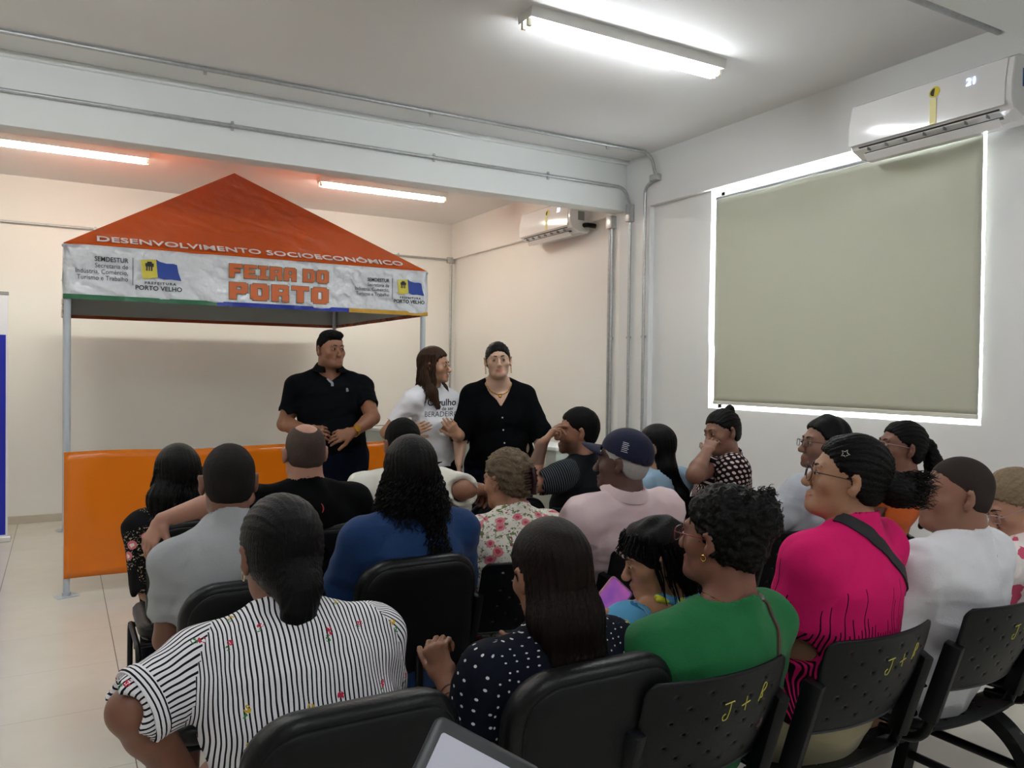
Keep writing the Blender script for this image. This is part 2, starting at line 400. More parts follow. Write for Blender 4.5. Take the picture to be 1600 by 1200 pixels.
# ------------------------------------------------------------------ air conditioners
def air_conditioner(y0, y1, z0, z1, label, near):
    e = empty('air_conditioner', (XR, (y0+y1)/2, z0)); L = (y1-y0)/2; H = z1-z0
    prof = [(0, 0.02), (0, H), (-.15, H), (-.19, H-.02), (-.215, H*.55), (-.215, H*.28), (-.2, H*.17), (-.19, H*.13), (-.13, .015), (-.11, 0), (-.02, 0)]
    bm = bmesh.new(); rings = []
    for yy, s in ((-L, .0), (-L+.006, .006), (L-.006, .006), (L, .0)):
        ins = .006 if s == 0 else 0
        rings.append([bm.verts.new((min(0, p[0]+ins), yy, min(H-ins, max(ins, p[1])))) for p in prof])
    k = len(prof)
    for a, b in zip(rings, rings[1:]):
        for i in range(k): bm.faces.new((a[i], a[(i+1) % k], b[(i+1) % k], b[i]))
    bm.faces.new(rings[0]); bm.faces.new(rings[-1][::-1])
    obj('casing', bm, M_white, e, smooth=25)
    bm = bmesh.new()                                  # glossy front panel
    pr = [(-.153, H+.001), (-.194, H-.02), (-.22, H*.55), (-.22, H*.2), (-.214, H*.2), (-.214, H*.5), (-.188, H-.02), (-.15, H-.004)]
    a = [bm.verts.new((p[0], -L+.035, p[1])) for p in pr]; b = [bm.verts.new((p[0], L, p[1])) for p in pr]; k = len(pr)
    for i in range(k): bm.faces.new((a[i], a[(i+1) % k], b[(i+1) % k], b[i]))
    bm.faces.new(a[::-1]); bm.faces.new(b); obj('front_panel', bm, M_white, e, smooth=25)
    bm = bmesh.new()                                  # air outlet
    for (p, q) in (((-.2, H*.17), (-.135, .02)),):
        d = Vector((q[0]-p[0], 0, q[1]-p[1])).normalized(); n = Vector((d.z, 0, -d.x)); n = n if n.x < 0 else -n
        P, Q = Vector((p[0], 0, p[1]))+n*.004, Vector((q[0], 0, q[1]))+n*.004
        vs = [P+Vector((0, -L+.07, 0)), P+Vector((0, L-.05, 0)), Q+Vector((0, L-.06, 0)), Q+Vector((0, -L+.08, 0))]
        poly(bm, vs, -n, .012)
    obj('air_outlet', bm, M_dark, e)
    bm = bmesh.new()
    P0, P1 = Vector((-.166, 0, H*.075)), Vector((-.128, 0, -.006))
    dd = (P1-P0).normalized(); nn = Vector((dd.z, 0, -dd.x)); nn = nn if nn.x < 0 else -nn
    vs = [P0+nn*.010+Vector((0, -L+.085, 0)), P0+nn*.010+Vector((0, L-.065, 0)), P1+nn*.016+Vector((0, L-.065, 0)), P1+nn*.016+Vector((0, -L+.085, 0))]
    poly(bm, vs, nn, .004); obj('louver', bm, M_white, e)
    for i in range(7):
        yy = -L+.13+i*(2*L-.24)/6; bm = bmesh.new(); box(bm, -.205, -.172, yy-.0015, yy+.0015, H*.075, H*.13); obj('vane', bm, M_grey, e)
    # sticker and tape, display
    fx = -.2205; d = L*-.12
    bm = bmesh.new(); pts = [(fx, d+.03*math.cos(a), H*.74+.03*math.sin(a)) for a in (2*math.pi*i/24 for i in range(24))]
    sl = lambda p: (p[0]+max(0, (p[2]-H*.55))*(.026/(H*.45-.02)) - .001, p[1], p[2])
    poly(bm, [sl(p) for p in pts], (-1, 0, 0), .001); M_st = plain('yellow sticker', 'd9c93a', .5); obj('round_sticker', bm, M_st, e)
    bm = bmesh.new(); pts = [(fx-.001, d+.022*math.cos(a), H*.74+.022*math.sin(a)) for a in (math.pi*(-.5+i/16) for i in range(17))]
    poly(bm, [sl(p) for p in pts], (-1, 0, 0), .001); obj('sticker_mark', bm, M_dark, e)
    bm = bmesh.new(); box(bm, fx-.002, fx, d-.02, d+.016, H*.2, H*.62); obj('tape', bm, plain('pale yellow tape', 'd8cc7a', .4), e)
    T = frame_mat((-.214, -L*.55, H*.67), (0, -1, 0), (.12, 0, 1))
    text('display', '21', .055, emit('blue white display', (.72, .82, 1), 1.6), e, T)
    if near:
        bm = bmesh.new(); box(bm, -.13, -.05, -L-.002, -L, H*.5, H*.78); obj('rating_label', bm, plain('blue label', '2f5d92', .5), e)
    else:
        bm = bmesh.new(); box(bm, -.13, -.06, -L-.002, -L, H*.36, H*.62); obj('rating_label', bm, plain('grey label', '8b8f90', .5), e)
        bm = bmesh.new(); tube(bm, [(-.06, -L+.005, .07), (-.06, -L-.05, .065), (0.02, -L-.06, .06)], .022, 12); obj('pipe_stub', bm, M_black, e, smooth=True)
    tag(e, label, 'air conditioner')
air_conditioner(2.15, 3.06, 2.785, 3.1, 'white wall air conditioner showing 21 above the window blind', True)
air_conditioner(5.97, 6.87, 2.79, 3.1, 'white wall air conditioner in the warm-toned room behind the beam', False)

# ------------------------------------------------------------------ tent
TX0, TX1, TY0, TY1 = .035, 2.565, 5.95, 8.36
TZ1, TZ0, TPK = 2.32, 1.965, 3.20
tent = empty('canopy_tent', (TX0, TY0, 0))
def tl(x, y, z): return Vector((x-TX0, y-TY0, z))
def glossy(name, col, bscale=6, bs=.9, rough=.2):
    if name in _mc: return _mc[name]
    t = NT(name); t.base(lin(col)); t.b.inputs['Roughness'].default_value = rough
    co = t.coord('Object', (1, 1, 1)); w = t.node('ShaderNodeTexWave', wave_type='BANDS', bands_direction='DIAGONAL')
    w.inputs['Scale'].default_value = bscale*.35; w.inputs['Distortion'].default_value = 9; w.inputs['Detail'].default_value = 3; w.inputs['Detail Scale'].default_value = 1.3
    t.link(co, w.inputs[0]); n = t.noise(co, bscale, 5, .55)
    t.bump(t.math('ADD', w.outputs[1], t.math('MULTIPLY', n, 1.5)), bs, .008)
    t.b.inputs['Coat Weight'].default_value = .2; t.b.inputs['Coat Roughness'].default_value = .12; t.b.inputs['Specular IOR Level'].default_value = .35
    _mc[name] = t.m; return t.m
M_orange = glossy('orange vinyl', 'c8520a', 5, .45)
M_orange2 = glossy('orange vinyl panel', 'dc7410', 4, .35, .26)
M_vinyl = glossy('white vinyl', 'd6d9dd', 9, 1.6, .12)
for k_, v_ in (('Coat Weight', .7), ('Specular IOR Level', .6)): M_vinyl.node_tree.nodes['Principled BSDF'].inputs[k_].default_value = v_
M_in = plain('grey tent lining', '9fa3a1', .5, bump=.2, bscale=8)
bm = bmesh.new()
C = [Vector((TX0-.02, TY0-.02, TZ1)), Vector((TX1+.02, TY0-.02, TZ1)), Vector((TX1+.02, TY1+.02, TZ1)), Vector((TX0-.02, TY1+.02, TZ1))]
apex = Vector(((TX0+TX1)/2, (TY0+TY1)/2, TPK)); rnd = random.Random(3)
for s in range(4):
    A, B = C[s], C[(s+1) % 4]; n = 28; rows = []
    for j in range(n+1):
        v = j/n; row = []
        for i in range(n+1):
            u = i/n; e0 = A.lerp(B, u); 
            hip = abs(2*u-1)
            p = e0.lerp(apex, v)
            sag = math.sin(math.pi*v)*.035*(1-hip**3) + .055*(1-hip)*0
            wr = .006*math.sin(9*u*(1-v)*3.1+s)+.004*math.sin(37*u+11*v)
            p = p - Vector((0, 0, 1))*(sag+wr*(1-hip**4)*(1-v))
            if j == n: p = apex.copy()
            row.append(bm.verts.new(p-Vector((TX0, TY0, 0))))
        rows.append(row)
    for j in range(n):
        for i in range(n):
            try: bm.faces.new((rows[j][i], rows[j][i+1], rows[j+1][i+1], rows[j+1][i]))
            except ValueError: pass
bmesh.ops.remove_doubles(bm, verts=bm.verts, dist=.0005)
o = obj('roof_cover', bm, [M_orange, M_in], tent, smooth=40)
md = o.modifiers.new('s', 'SOLIDIFY'); md.thickness = .004; md.offset = -1; md.material_offset = 1
def valance(A, B, out, mats, z0=TZ0, z1=TZ1, hem=None):
    bm = bmesh.new(); n, mm = 60, 10; g = []
    for i in range(n+1):
        u = i/n; col = []
        for j in range(mm+1):
            v = j/mm; p = A.lerp(B, u); p.z = z0+(z1-z0)*v
            p += out*(.004*math.sin(19*u+5*v)+.003*math.sin(43*u-9*v)+.002)*(1-v*.6)
            col.append(bm.verts.new(p-Vector((TX0, TY0, 0))))
        g.append(col)
    for i in range(n):
        for j in range(mm): bm.faces.new((g[i][j], g[i+1][j], g[i+1][j+1], g[i][j+1]))
    o = obj('valance', bm, mats, tent, smooth=True, recalc=False)
    md = o.modifiers.new('s', 'SOLIDIFY'); md.thickness = .003; md.offset = -1; md.material_offset = 1
    if hem:
        for (u0, u1, mat) in hem:
            bm = bmesh.new(); k = 24; a = []
            for i in range(k+1):
                u = u0+(u1-u0)*i/k; p = A.lerp(B, u)-Vector((TX0, TY0, 0))
                w = .004*math.sin(19*u)+.003*math.sin(43*u)+.002
                q = p+out*(w+.0015); q2 = p+out*(w-.006)
                a.append([bm.verts.new((r.x, r.y, z)) for r, z in ((q, z0-.005), (q, z0+.026), (q2, z0+.026), (q2, z0-.005))])
            for x, y in zip(a, a[1:]):
                for c in range(4): bm.faces.new((x[c], x[(c+1) % 4], y[(c+1) % 4], y[c]))
            bm.faces.new(a[0]); bm.faces.new(a[-1][::-1])
            obj('hem_band', bm, mat, o, smooth=30)
    return o
g_, b_, y_ = glossy('green vinyl hem', '2f6b48'), glossy('blue vinyl hem', '27389a'), glossy('golden vinyl hem', 'c99a3a')
brn = glossy('brown orange hem', '8f3b12')
valance(C[0], C[1], Vector((0, -1, 0)), [M_vinyl, M_in], hem=[(0, .37, g_), (.37, .745, b_), (.745, 1, y_)])
valance(C[1], C[2], Vector((1, 0, 0)), [M_vinyl, M_in], hem=[(0, 1, brn)])
valance(C[2], C[3], Vector((0, 1, 0)), [M_vinyl, M_in], hem=[(0, 1, brn)])
valance(C[3], C[0], Vector((-1, 0, 0)), [M_vinyl, M_in], hem=[(0, 1, brn)])
for (x, y) in ((TX0+.005, TY0+.01), (TX1-.005, TY0+.01), (TX1-.005, TY1-.01), (TX0+.005, TY1-.01)):
    p = tl(x, y, 0); bm = bmesh.new()
    tube(bm, [p+Vector((0, 0, .004)), p+Vector((0, 0, 2.30))], .021, 20); po = obj('pole', bm, M_pole, tent, smooth=True)
    bm = bmesh.new(); M4 = Matrix.Translation(p) @ Matrix.Rotation(math.radians(18), 4, 'Z')
    box(bm, -.065, .065, -.045, .045, 0, .006, .002, M4); tube(bm, [p+Vector((0, 0, .005)), p+Vector((0, 0, .03))], .026, 16)
    obj('foot_plate', bm, M_pole, po, smooth=30)
bm = bmesh.new()
for a, b in ((0, 1), (1, 2), (2, 3), (3, 0)):
    P, Q = C[a]-Vector((TX0, TY0, .03)), C[b]-Vector((TX0, TY0, .03))
    cc_ = Vector(((TX1-TX0)/2, (TY1-TY0)/2, P.z)); P = P.lerp(cc_, .035); Q = Q.lerp(cc_, .035); tube(bm, [P, Q], .012, 8)
    tube(bm, [C[a]-Vector((TX0, TY0, .02)), apex-Vector((TX0, TY0, .05))], .012, 8)
obj('roof_frame', bm, M_pole, tent, smooth=True)
# front counter panel
bm = bmesh.new(); n, mm = 70, 16; g = []
for i in range(n+1):
    u = i/n; col = []
    for j in range(mm+1):
        v = j/mm; z = .125+.03*0+(.955-.125)*v + .006*math.sin(15*u)*v
        y = -.028 + .004*math.sin(12*u+6*v)+.004*math.sin(31*u-4*v)
        col.append(bm.verts.new((-.012+u*2.55, y, z)))
    g.append(col)
for i in range(n):
    for j in range(mm): bm.faces.new((g[i][j], g[i+1][j], g[i+1][j+1], g[i][j+1]))
o = obj('counter_panel', bm, M_orange2, tent, smooth=True, recalc=False); md = o.modifiers.new('s', 'SOLIDIFY'); md.thickness = .003
bm = bmesh.new(); tube(bm, [(0, 0, .94), (2.53, 0, .94)], .014, 10); tube(bm, [(0, 0, .14), (2.53, 0, .14)], .01, 10); obj('counter_rail', bm, M_pole, tent, smooth=True)
# lettering on the front valance
M_txt = plain('black lettering', '1c1f26', .4); M_wtxt = plain('white lettering', 'ece6df', .35)
M_otxt = plain('orange lettering', 'c96227', .35); M_gtxt = plain('dark green outline', '4c5a35', .4)
FY = -.0285
def FM(u, z, dy=0): return frame_mat((u, FY-dy, z), (1, 0, 0), (0, 0, 1))
FONT = {'F': [(0, 0, 2, 7), (0, 5, 5, 7), (2, 2.7, 4.2, 4.3)], 'E': [(0, 0, 2, 7), (0, 5.2, 5, 7), (0, 0, 5, 1.8), (2, 2.8, 4.4, 4.2)],
 'I': [(1, 0, 3, 7), (0, 5.4, 4, 7), (0, 0, 4, 1.6)], 'R': [(0, 0, 2, 7), (2, 5.3, 4.6, 7), (3.4, 3, 5, 6.6), (2, 2.5, 4.6, 4), (3.1, 0, 5.1, 2.8)],
 'A': [(0, 0, 2, 6.4), (3.2, 0, 5.2, 6.4), (.6, 5.3, 4.6, 7), (2, 1.9, 3.2, 3.3)], 'D': [(0, 0, 2, 7), (2, 5.3, 4.4, 7), (2, 0, 4.4, 1.7), (3.3, .7, 5.2, 6.3)],
 'O': [(0, .7, 2, 6.3), (3.3, .7, 5.3, 6.3), (.7, 5.2, 4.6, 7), (.7, 0, 4.6, 1.8)], 'P': [(0, 0, 2, 7), (2, 5.3, 4.6, 7), (3.4, 3, 5.2, 6.6), (2, 2.4, 4.6, 4)],
 'T': [(1.6, 0, 3.6, 7), (0, 5.2, 5.2, 7)], ' ': []}
def block(s, u0, z0, w, h, par):
    adv = {c: (max([b[2] for b in FONT[c]]) + .8 if FONT[c] else 2) for c in FONT}
    tot = sum(adv[c] for c in s)-.8; sx, sz = w/tot, h/7
    for k, (mat, gr, dy) in enumerate(((M_gtxt, .0032, .0), (M_otxt, 0, .0012))):
        bm = bmesh.new(); x = 0
        for c in s:
            for i, b in enumerate(FONT[c]):
                box(bm, u0+(x+b[0])*sx-gr, u0+(x+b[2])*sx+gr, FY-dy-.0015-i*.00005, FY+.003, z0+b[1]*sz-gr, z0+b[3]*sz+gr)
            x += adv[c]
        obj('lettering', bm, mat, par)
fv = [c for c in tent.children if c.name.startswith('valance')][0]
block('FEIRA DO', 1.012, 2.167, .72, .098, fv); block('PORTO', 1.012, 2.012, .72, .122, fv)
def emblem(uc, zc, s, par):
    for nm, ln, dz, sz, al, off in (('lettering', 'SEMDESTUR', .075, .046, 'RIGHT', .0006), ('lettering', 'Secretaria de', .030, .046, 'RIGHT', 0),
                       ('lettering', 'Indústria, Comércio,', -.012, .046, 'RIGHT', 0), ('lettering', 'Turismo e Trabalho', -.056, .046, 'RIGHT', 0)):
        text(nm, ln, sz*s, M_txt, par, FM(uc-.03*s, zc+dz*s), al, off, .86)
    bm = bmesh.new(); box(bm, uc-.002, uc+.002, FY-.001, FY, zc-.08*s, zc+.115*s); obj('rule', bm, M_txt, par)
    x0 = uc+.05*s
    bm = bmesh.new(); poly(bm, [(x0+a*s, FY-.0008, zc+b*s) for a, b in ((0, .105), (.035, .108), (.10, .115), (.112, -.012), (.06, -.024), (.012, -.03))], (0, -1, 0), .0008)
    obj('flag_yellow', bm, plain('yellow print', 'cfc042', .4), par)
    bm = bmesh.new(); poly(bm, [(x0+a*s, FY-.0010, zc+b*s) for a, b in ((.10, .115), (.125, .1), (.17, .09), (.215, .092), (.24, .085), (.25, .03), (.27, -.03), (.2, -.022), (.15, -.025), (.112, -.012))], (0, -1, 0), .0008)
    obj('flag_blue', bm, plain('blue print', '1c3f99', .4), par)
    bm = bmesh.new()
    for q in ((.03, .06, .085, .085), (.035, .03, .045, .062), (.052, .03, .06, .062), (.067, .03, .077, .062), (.042, .082, .073, .096)):
        box(bm, x0+q[0]*s, x0+q[2]*s, FY-.0025, FY-.001, zc+q[1]*s, zc+q[3]*s)
    obj('flag_emblem', bm, M_txt, par)
    text('lettering', 'PREFEITURA', .026*s, M_txt, par, FM(x0+.13*s, zc-.065*s), 'CENTER', .0006, 1.15, space=1.35)
    text('lettering', 'PORTO VELHO', .046*s, M_txt, par, FM(x0+.12*s, zc-.108*s), 'CENTER', .0008, 1.0)
emblem(.390, 2.145, .95, fv); emblem(2.245, 2.145, .85, fv)
rf = [c for c in tent.children if c.name.startswith('roof_cover')][0]
sl = (apex-Vector(((TX0+TX1)/2, TY0-.02, TZ1)))
text('lettering', 'DESENVOLVIMENTO SOCIOECONÔMICO', .098, M_wtxt, rf, frame_mat(Vector((1.30-TX0, -.02, TZ1))+sl*.03+Vector((0, -.006, .008)), (1, 0, 0), sl), 'CENTER', .0011, 1.19, extrude=.002)
tag(tent, 'orange peaked market tent with printed white valance and orange counter panel', 'tent')

# blue roll-up banner at the left edge
e = empty('rollup_banner', (-.75, 8.07, 0))
M_blue = plain('blue banner print', '0b1cab', .35)
bm = bmesh.new(); box(bm, -.36, .36, -.012, .012, .05, 2.13); obj('banner_edge', bm, plain('white banner', 'e9eaf2', .4), e)
bm = bmesh.new(); box(bm, -.345, .345, -.0145, -.0125, .06, 1.78); obj('banner_print', bm, M_blue, e)
bm = bmesh.new(); box(bm, -.385, .385, -.05, .05, 0, .05, .012); obj('banner_base', bm, M_white, e)
bm = bmesh.new(); box(bm, -.365, .365, -.016, .016, 2.12, 2.15, .004); obj('top_rail', bm, M_grey, e)
tag(e, 'blue roll-up banner with white edge at the left edge of the photo', 'banner')

# pale counter behind the three who stand
ct = empty('counter_desk', (2.55, 6.9, 0), math.radians(0))
pa, pb = at(556, 668, 8.0), at(872, 692, 6.0)
dv = Vector((pb.x-pa.x, pb.y-pa.y, 0)); Lc = dv.length; dv.normalize(); ct.location = (pa.x, pa.y, 0); ct.rotation_euler = (0, 0, math.atan2(dv.y, dv.x))
zt = .95
bm = bmesh.new(); box(bm, 0, Lc, -.02, .30, zt-.03, zt, .006); obj('counter_top', bm, plain('white laminate', 'e0e2e0', .35), ct, smooth=30)
bm = bmesh.new(); box(bm, .02, Lc-.02, .0, .28, .0, zt-.031, .003); obj('counter_body', bm, plain('pale grey green laminate', 'aeb5ac', .5), ct)
for xx in (.10, .62):
    bm = bmesh.new(); box(bm, xx, xx+.02, -.024, .30, zt-.16, zt+.004, .003); obj('black_strap', bm, M_black, ct)
tag(ct, 'pale counter with a white top and black straps behind the standing people', 'counter')
# ------------------------------------------------------------------ implicit surfaces for bodies, clothes and hair
BIG = 9.0
def V(*a): return np.array(a, float)
def unit(v): v = np.asarray(v, float); return v/max(1e-9, np.linalg.norm(v))
def rotm(yaw=0, pitch=0, roll=0):       # degrees: yaw about z, pitch nose up, roll to the own right
    y, p, r = np.radians([yaw, pitch, roll])
    Rz = np.array([[np.cos(y), -np.sin(y), 0], [np.sin(y), np.cos(y), 0], [0, 0, 1]])
    Rx = np.array([[1, 0, 0], [0, np.cos(p), -np.sin(p)], [0, np.sin(p), np.cos(p)]])
    Ry = np.array([[np.cos(r), 0, np.sin(r)], [0, 1, 0], [-np.sin(r), 0, np.cos(r)]])
    return Rz@Rx@Ry

def sd(pr, P):
    t = pr[0]
    if t == 'c':                         # tapered capsule
        a, b, ra, rb = pr[1:5]; ba = b-a; d = P-a
        h = np.clip((d@ba)/max(1e-9, ba@ba), 0, 1)
        q = d-h[..., None]*ba
        return np.sqrt((q*q).sum(-1))-(ra+(rb-ra)*h)
    if t == 'f':                         # tapered capsule with an oval section: u = wide axis
        a, b, wa, da, wb, db, u = pr[1:8]; ba = b-a; d = P-a
        h = np.clip((d@ba)/max(1e-9, ba@ba), 0, 1)
        q = d-h[..., None]*ba
        r = da+(db-da)*h; s = (wa+(wb-wa)*h)/r
        c = q@u; q = q+(c*(1/s-1))[..., None]*u
        return (np.sqrt((q*q).sum(-1))-r)*np.minimum(1, s)
    if t == 'e':                         # ellipsoid
        c, rad, R = pr[1:4]; q = (P-c)@R
        k0 = np.sqrt(((q/rad)**2).sum(-1)); k1 = np.sqrt(((q/rad**2)**2).sum(-1))
        return k0*(k0-1)/np.maximum(k1, 1e-6)
    if t == 'h':                         # half space: inside where (P-c).n < 0
        return (P-pr[1])@pr[2]

def bounds(pr, m):
    t = pr[0]
    if t == 'c': a, b = pr[1], pr[2]; r = max(pr[3], pr[4]); lo, hi = np.minimum(a, b)-r, np.maximum(a, b)+r
    elif t == 'f': a, b = pr[1], pr[2]; r = max(pr[3], pr[4], pr[5], pr[6]); lo, hi = np.minimum(a, b)-r, np.maximum(a, b)+r
    elif t == 'e': r = max(pr[2]); lo, hi = pr[1]-r, pr[1]+r
    else: return V(-9, -9, -9), V(9, 9, 9)
    return lo-m, hi+m

class Field:
    def __init__(s): s.ops = []
    def add(s, pr, k=.02): s.ops.append(('u', pr, k)); return s
    def sub(s, pr, k=.01): s.ops.append(('s', pr, k)); return s
    def keep(s, c, n, k=.004): s.ops.append(('s', ('h', np.asarray(c, float), unit(n)), k)); return s  # keeps the side n points to
    @staticmethod
    def comb(op, F, D, k):
        if op == 'u':
            h = np.maximum(k-np.abs(F-D), 0)/k; return np.minimum(F, D)-h*h*k*.25
        D = -D; h = np.maximum(k-np.abs(F-D), 0)/k; return np.maximum(F, D)+h*h*k*.25
    def at(s, P):
        F = np.full(P.shape[:-1], BIG)
        for op, pr, k in s.ops: F = s.comb(op, F, sd(pr, P), k)
        return F
    def mesh(s, h, extra=None):
        los, his = zip(*[bounds(p, 3*h+.01) for o, p, k in s.ops if o == 'u' and p[0] != 'h'])
        lo = np.min(los, 0); hi = np.max(his, 0); n = np.ceil((hi-lo)/h).astype(int)+1
        F = np.full(n, BIG, np.float32)
        ax = [lo[i]+h*np.arange(n[i]) for i in range(3)]
        for op, pr, k in s.ops:
            a, b = bounds(pr, k+2*h)
            i0 = np.clip(np.floor((a-lo)/h).astype(int), 0, n); i1 = np.clip(np.ceil((b-lo)/h).astype(int)+1, 0, n)
            if (i1 <= i0).any(): continue
            sl = tuple(slice(x, y) for x, y in zip(i0, i1))
            G = np.stack(np.meshgrid(*[ax[i][sl[i]] for i in range(3)], indexing='ij'), -1)
            F[sl] = s.comb(op, F[sl], sd(pr, G), k)
        if extra is not None: F = extra(F, ax)
        return nets(F, lo, h)

def nets(F, lo, h):
    ins = F < 0
    w = np.argwhere(ins)
    a = np.maximum(w.min(0)-2, 0); b = np.minimum(w.max(0)+3, F.shape)
    F = F[a[0]:b[0], a[1]:b[1], a[2]:b[2]]; ins = ins[a[0]:b[0], a[1]:b[1], a[2]:b[2]]; lo = lo+a*h
    cs = np.zeros(np.array(F.shape)-1, np.int8)
    for i in (0, 1):
        for j in (0, 1):
            for k in (0, 1): cs += ins[i:F.shape[0]-1+i, j:F.shape[1]-1+j, k:F.shape[2]-1+k]
    act = (cs > 0) & (cs < 8); C = np.argwhere(act)
    idx = np.full(act.shape, -1, np.int32); idx[act] = np.arange(len(C))
    cor = [(i, j, k) for i in (0, 1) for j in (0, 1) for k in (0, 1)]
    val = {c: F[C[:, 0]+c[0], C[:, 1]+c[1], C[:, 2]+c[2]] for c in cor}
    acc = np.zeros((len(C), 3)); cnt = np.zeros(len(C))
    for c in cor:
        for d in range(3):
            if c[d] == 0:
                e = list(c); e[d] = 1; e = tuple(e); x, y = val[c], val[e]
                mk = (x < 0) != (y < 0); den = np.where(mk, x-y, 1); t = np.where(mk, x/den, 0)
                p = np.tile(np.array(c, float), (len(C), 1)); p[:, d] += t
                acc += p*mk[:, None]; cnt += mk
    Vt = lo+(C+acc/cnt[:, None])*h
    quads = []
    for d in range(3):
        o = [0, 1, 2]; o.remove(d); u, v = o
        sa = [slice(None)]*3; sb = [slice(None)]*3; sa[d] = slice(0, -1); sb[d] = slice(1, None)
        m = ins[tuple(sa)] != ins[tuple(sb)]
        E = np.argwhere(m)
        E = E[(E[:, u] > 0) & (E[:, v] > 0) & (E[:, u] < idx.shape[u]) & (E[:, v] < idx.shape[v])]
        if len(E) == 0: continue
        fl = ins[tuple(sa)][E[:, 0], E[:, 1], E[:, 2]]
        def g(du, dv):
            q = E.copy(); q[:, u] -= du; q[:, v] -= dv; return idx[q[:, 0], q[:, 1], q[:, 2]]
        q = np.stack([g(1, 1), g(0, 1), g(0, 0), g(1, 0)], 1)
        if d == 1: fl = ~fl
        q[~fl] = q[~fl][:, ::-1]
        quads.append(q)
    Q = np.concatenate(quads); Q = Q[(Q >= 0).all(1)]
    c0 = Vt.mean(0); T = Vt-c0
    if np.einsum('ij,ij->i', np.cross(T[Q[:, 0]], T[Q[:, 1]]), T[Q[:, 2]]).sum() < 0: Q = Q[:, ::-1]
    return Vt, Q

def vnormals(Vt, Q):
    n = np.cross(Vt[Q[:, 2]]-Vt[Q[:, 0]], Vt[Q[:, 3]]-Vt[Q[:, 1]]); N = np.zeros_like(Vt)
    for i in range(4): np.add.at(N, Q[:, i], n)
    return N/np.maximum(1e-12, np.linalg.norm(N, axis=1))[:, None]

def relax(Vt, Q, it=1, f=.5):
    for _ in range(it):
        S = np.zeros_like(Vt); c = np.zeros(len(Vt))
        for i in range(4):
            for j in (1, 3):
                np.add.at(S, Q[:, i], Vt[Q[:, (i+j) % 4]]); np.add.at(c, Q[:, i], 1)
        Vt = Vt*(1-f)+f*S/c[:, None]
    return Vt

def to_mesh(name, Vt, Q, mat, parent=None, smooth=True):
    me = bpy.data.meshes.new(name)
    me.vertices.add(len(Vt)); me.vertices.foreach_set('co', Vt.astype(np.float32).ravel())
    me.loops.add(len(Q)*4); me.loops.foreach_set('vertex_index', Q.astype(np.int32).ravel())
    me.polygons.add(len(Q)); me.polygons.foreach_set('loop_start', np.arange(0, len(Q)*4, 4, dtype=np.int32))
    me.update(calc_edges=True); me.validate()
    return link_mesh(name, me, mat, parent, smooth)

def wob(P, f, seed, n=6):                # smooth cheap noise about -1..1
    r = np.random.RandomState(seed); o = np.zeros(len(P))
    for i in range(n):
        d = unit(r.randn(3))*f*(.6+.9*r.rand()); o += np.sin(P@d+r.rand()*6.3+1.3*np.sin(P@(unit(r.randn(3))*f*.5)))
    return o/n**.5

# ------------------------------------------------------------------ body materials
def skin_mat(name, col):
    if name in _mc: return _mc[name]
    t = NT(name); a = t.node('ShaderNodeAttribute', attribute_name='tint')
    n = t.noise(t.coord(), 14, 4, .6); c = lin(col)
    k = t.mix(n, tuple(x*.86 for x in c[:3])+(1,), c)
    mx = t.node('ShaderNodeMix', data_type='RGBA', blend_type='MULTIPLY'); mx.inputs[0].default_value = 1
    t.link(k, mx.inputs[6]); t.link(a.outputs['Color'], mx.inputs[7]); t.base(mx.outputs[2])
    t.b.inputs['Roughness'].default_value = .48; t.b.inputs['Specular IOR Level'].default_value = .4
    t.b.inputs['Subsurface Weight'].default_value = .0
    t.bump(t.noise(t.coord(), 260, 2), .12, .002); _mc[name] = t.m; return t.m

def hair_mat(name, c0, c1, stretch=(260, 260, 14), rough=.42, bump=.6, wavy=0):
    if name in _mc: return _mc[name]
    t = NT(name); tc = t.node('ShaderNodeTexCoord'); mp = t.node('ShaderNodeMapping'); mp.inputs['Scale'].default_value = stretch
    src = tc.outputs['Object']
    if wavy:
        nn = t.node('ShaderNodeTexNoise'); nn.inputs['Scale'].default_value = 9; t.link(src, nn.inputs['Vector'])
        ad = t.node('ShaderNodeVectorMath', operation='MULTIPLY_ADD'); t.link(nn.outputs['Color'], ad.inputs[0]); ad.inputs[1].default_value = (wavy,)*3; t.link(src, ad.inputs[2]); src = ad.outputs[0]
    t.link(src, mp.inputs[0]); n = t.noise(mp.outputs[0], 1, 4, .6)
    n2 = t.noise(tc.outputs['Object'], 9, 2)
    t.base(t.mix(t.math('MULTIPLY', n, t.math('ADD', n2, .45)), lin(c0), lin(c1)))
    t.b.inputs['Roughness'].default_value = rough; t.b.inputs['Specular IOR Level'].default_value = .13
    t.bump(n, bump, .006); _mc[name] = t.m; return t.m

def cloth(name, col, rough=.85, weave=.15, var=.08, spec=.2, fold=.0):
    if name in _mc: return _mc[name]
    t = NT(name); co = t.coord(); c = lin(col); n = t.noise(co, 7, 4)
    t.base(t.mix(n, tuple(x*(1-var) for x in c[:3])+(1,), c)); t.b.inputs['Roughness'].default_value = rough
    t.b.inputs['Specular IOR Level'].default_value = spec*(.35 if sum(c[:3]) < .06 else 1)
    t.b.inputs['Sheen Weight'].default_value = 0 if sum(c[:3]) < .06 else .08
    t.bump(t.math('ADD', t.math('MULTIPLY', t.noise(co, 500, 1), .3), t.noise(co, 16, 4, .55)), weave*1.6, .014); _mc[name] = t.m; return t.m

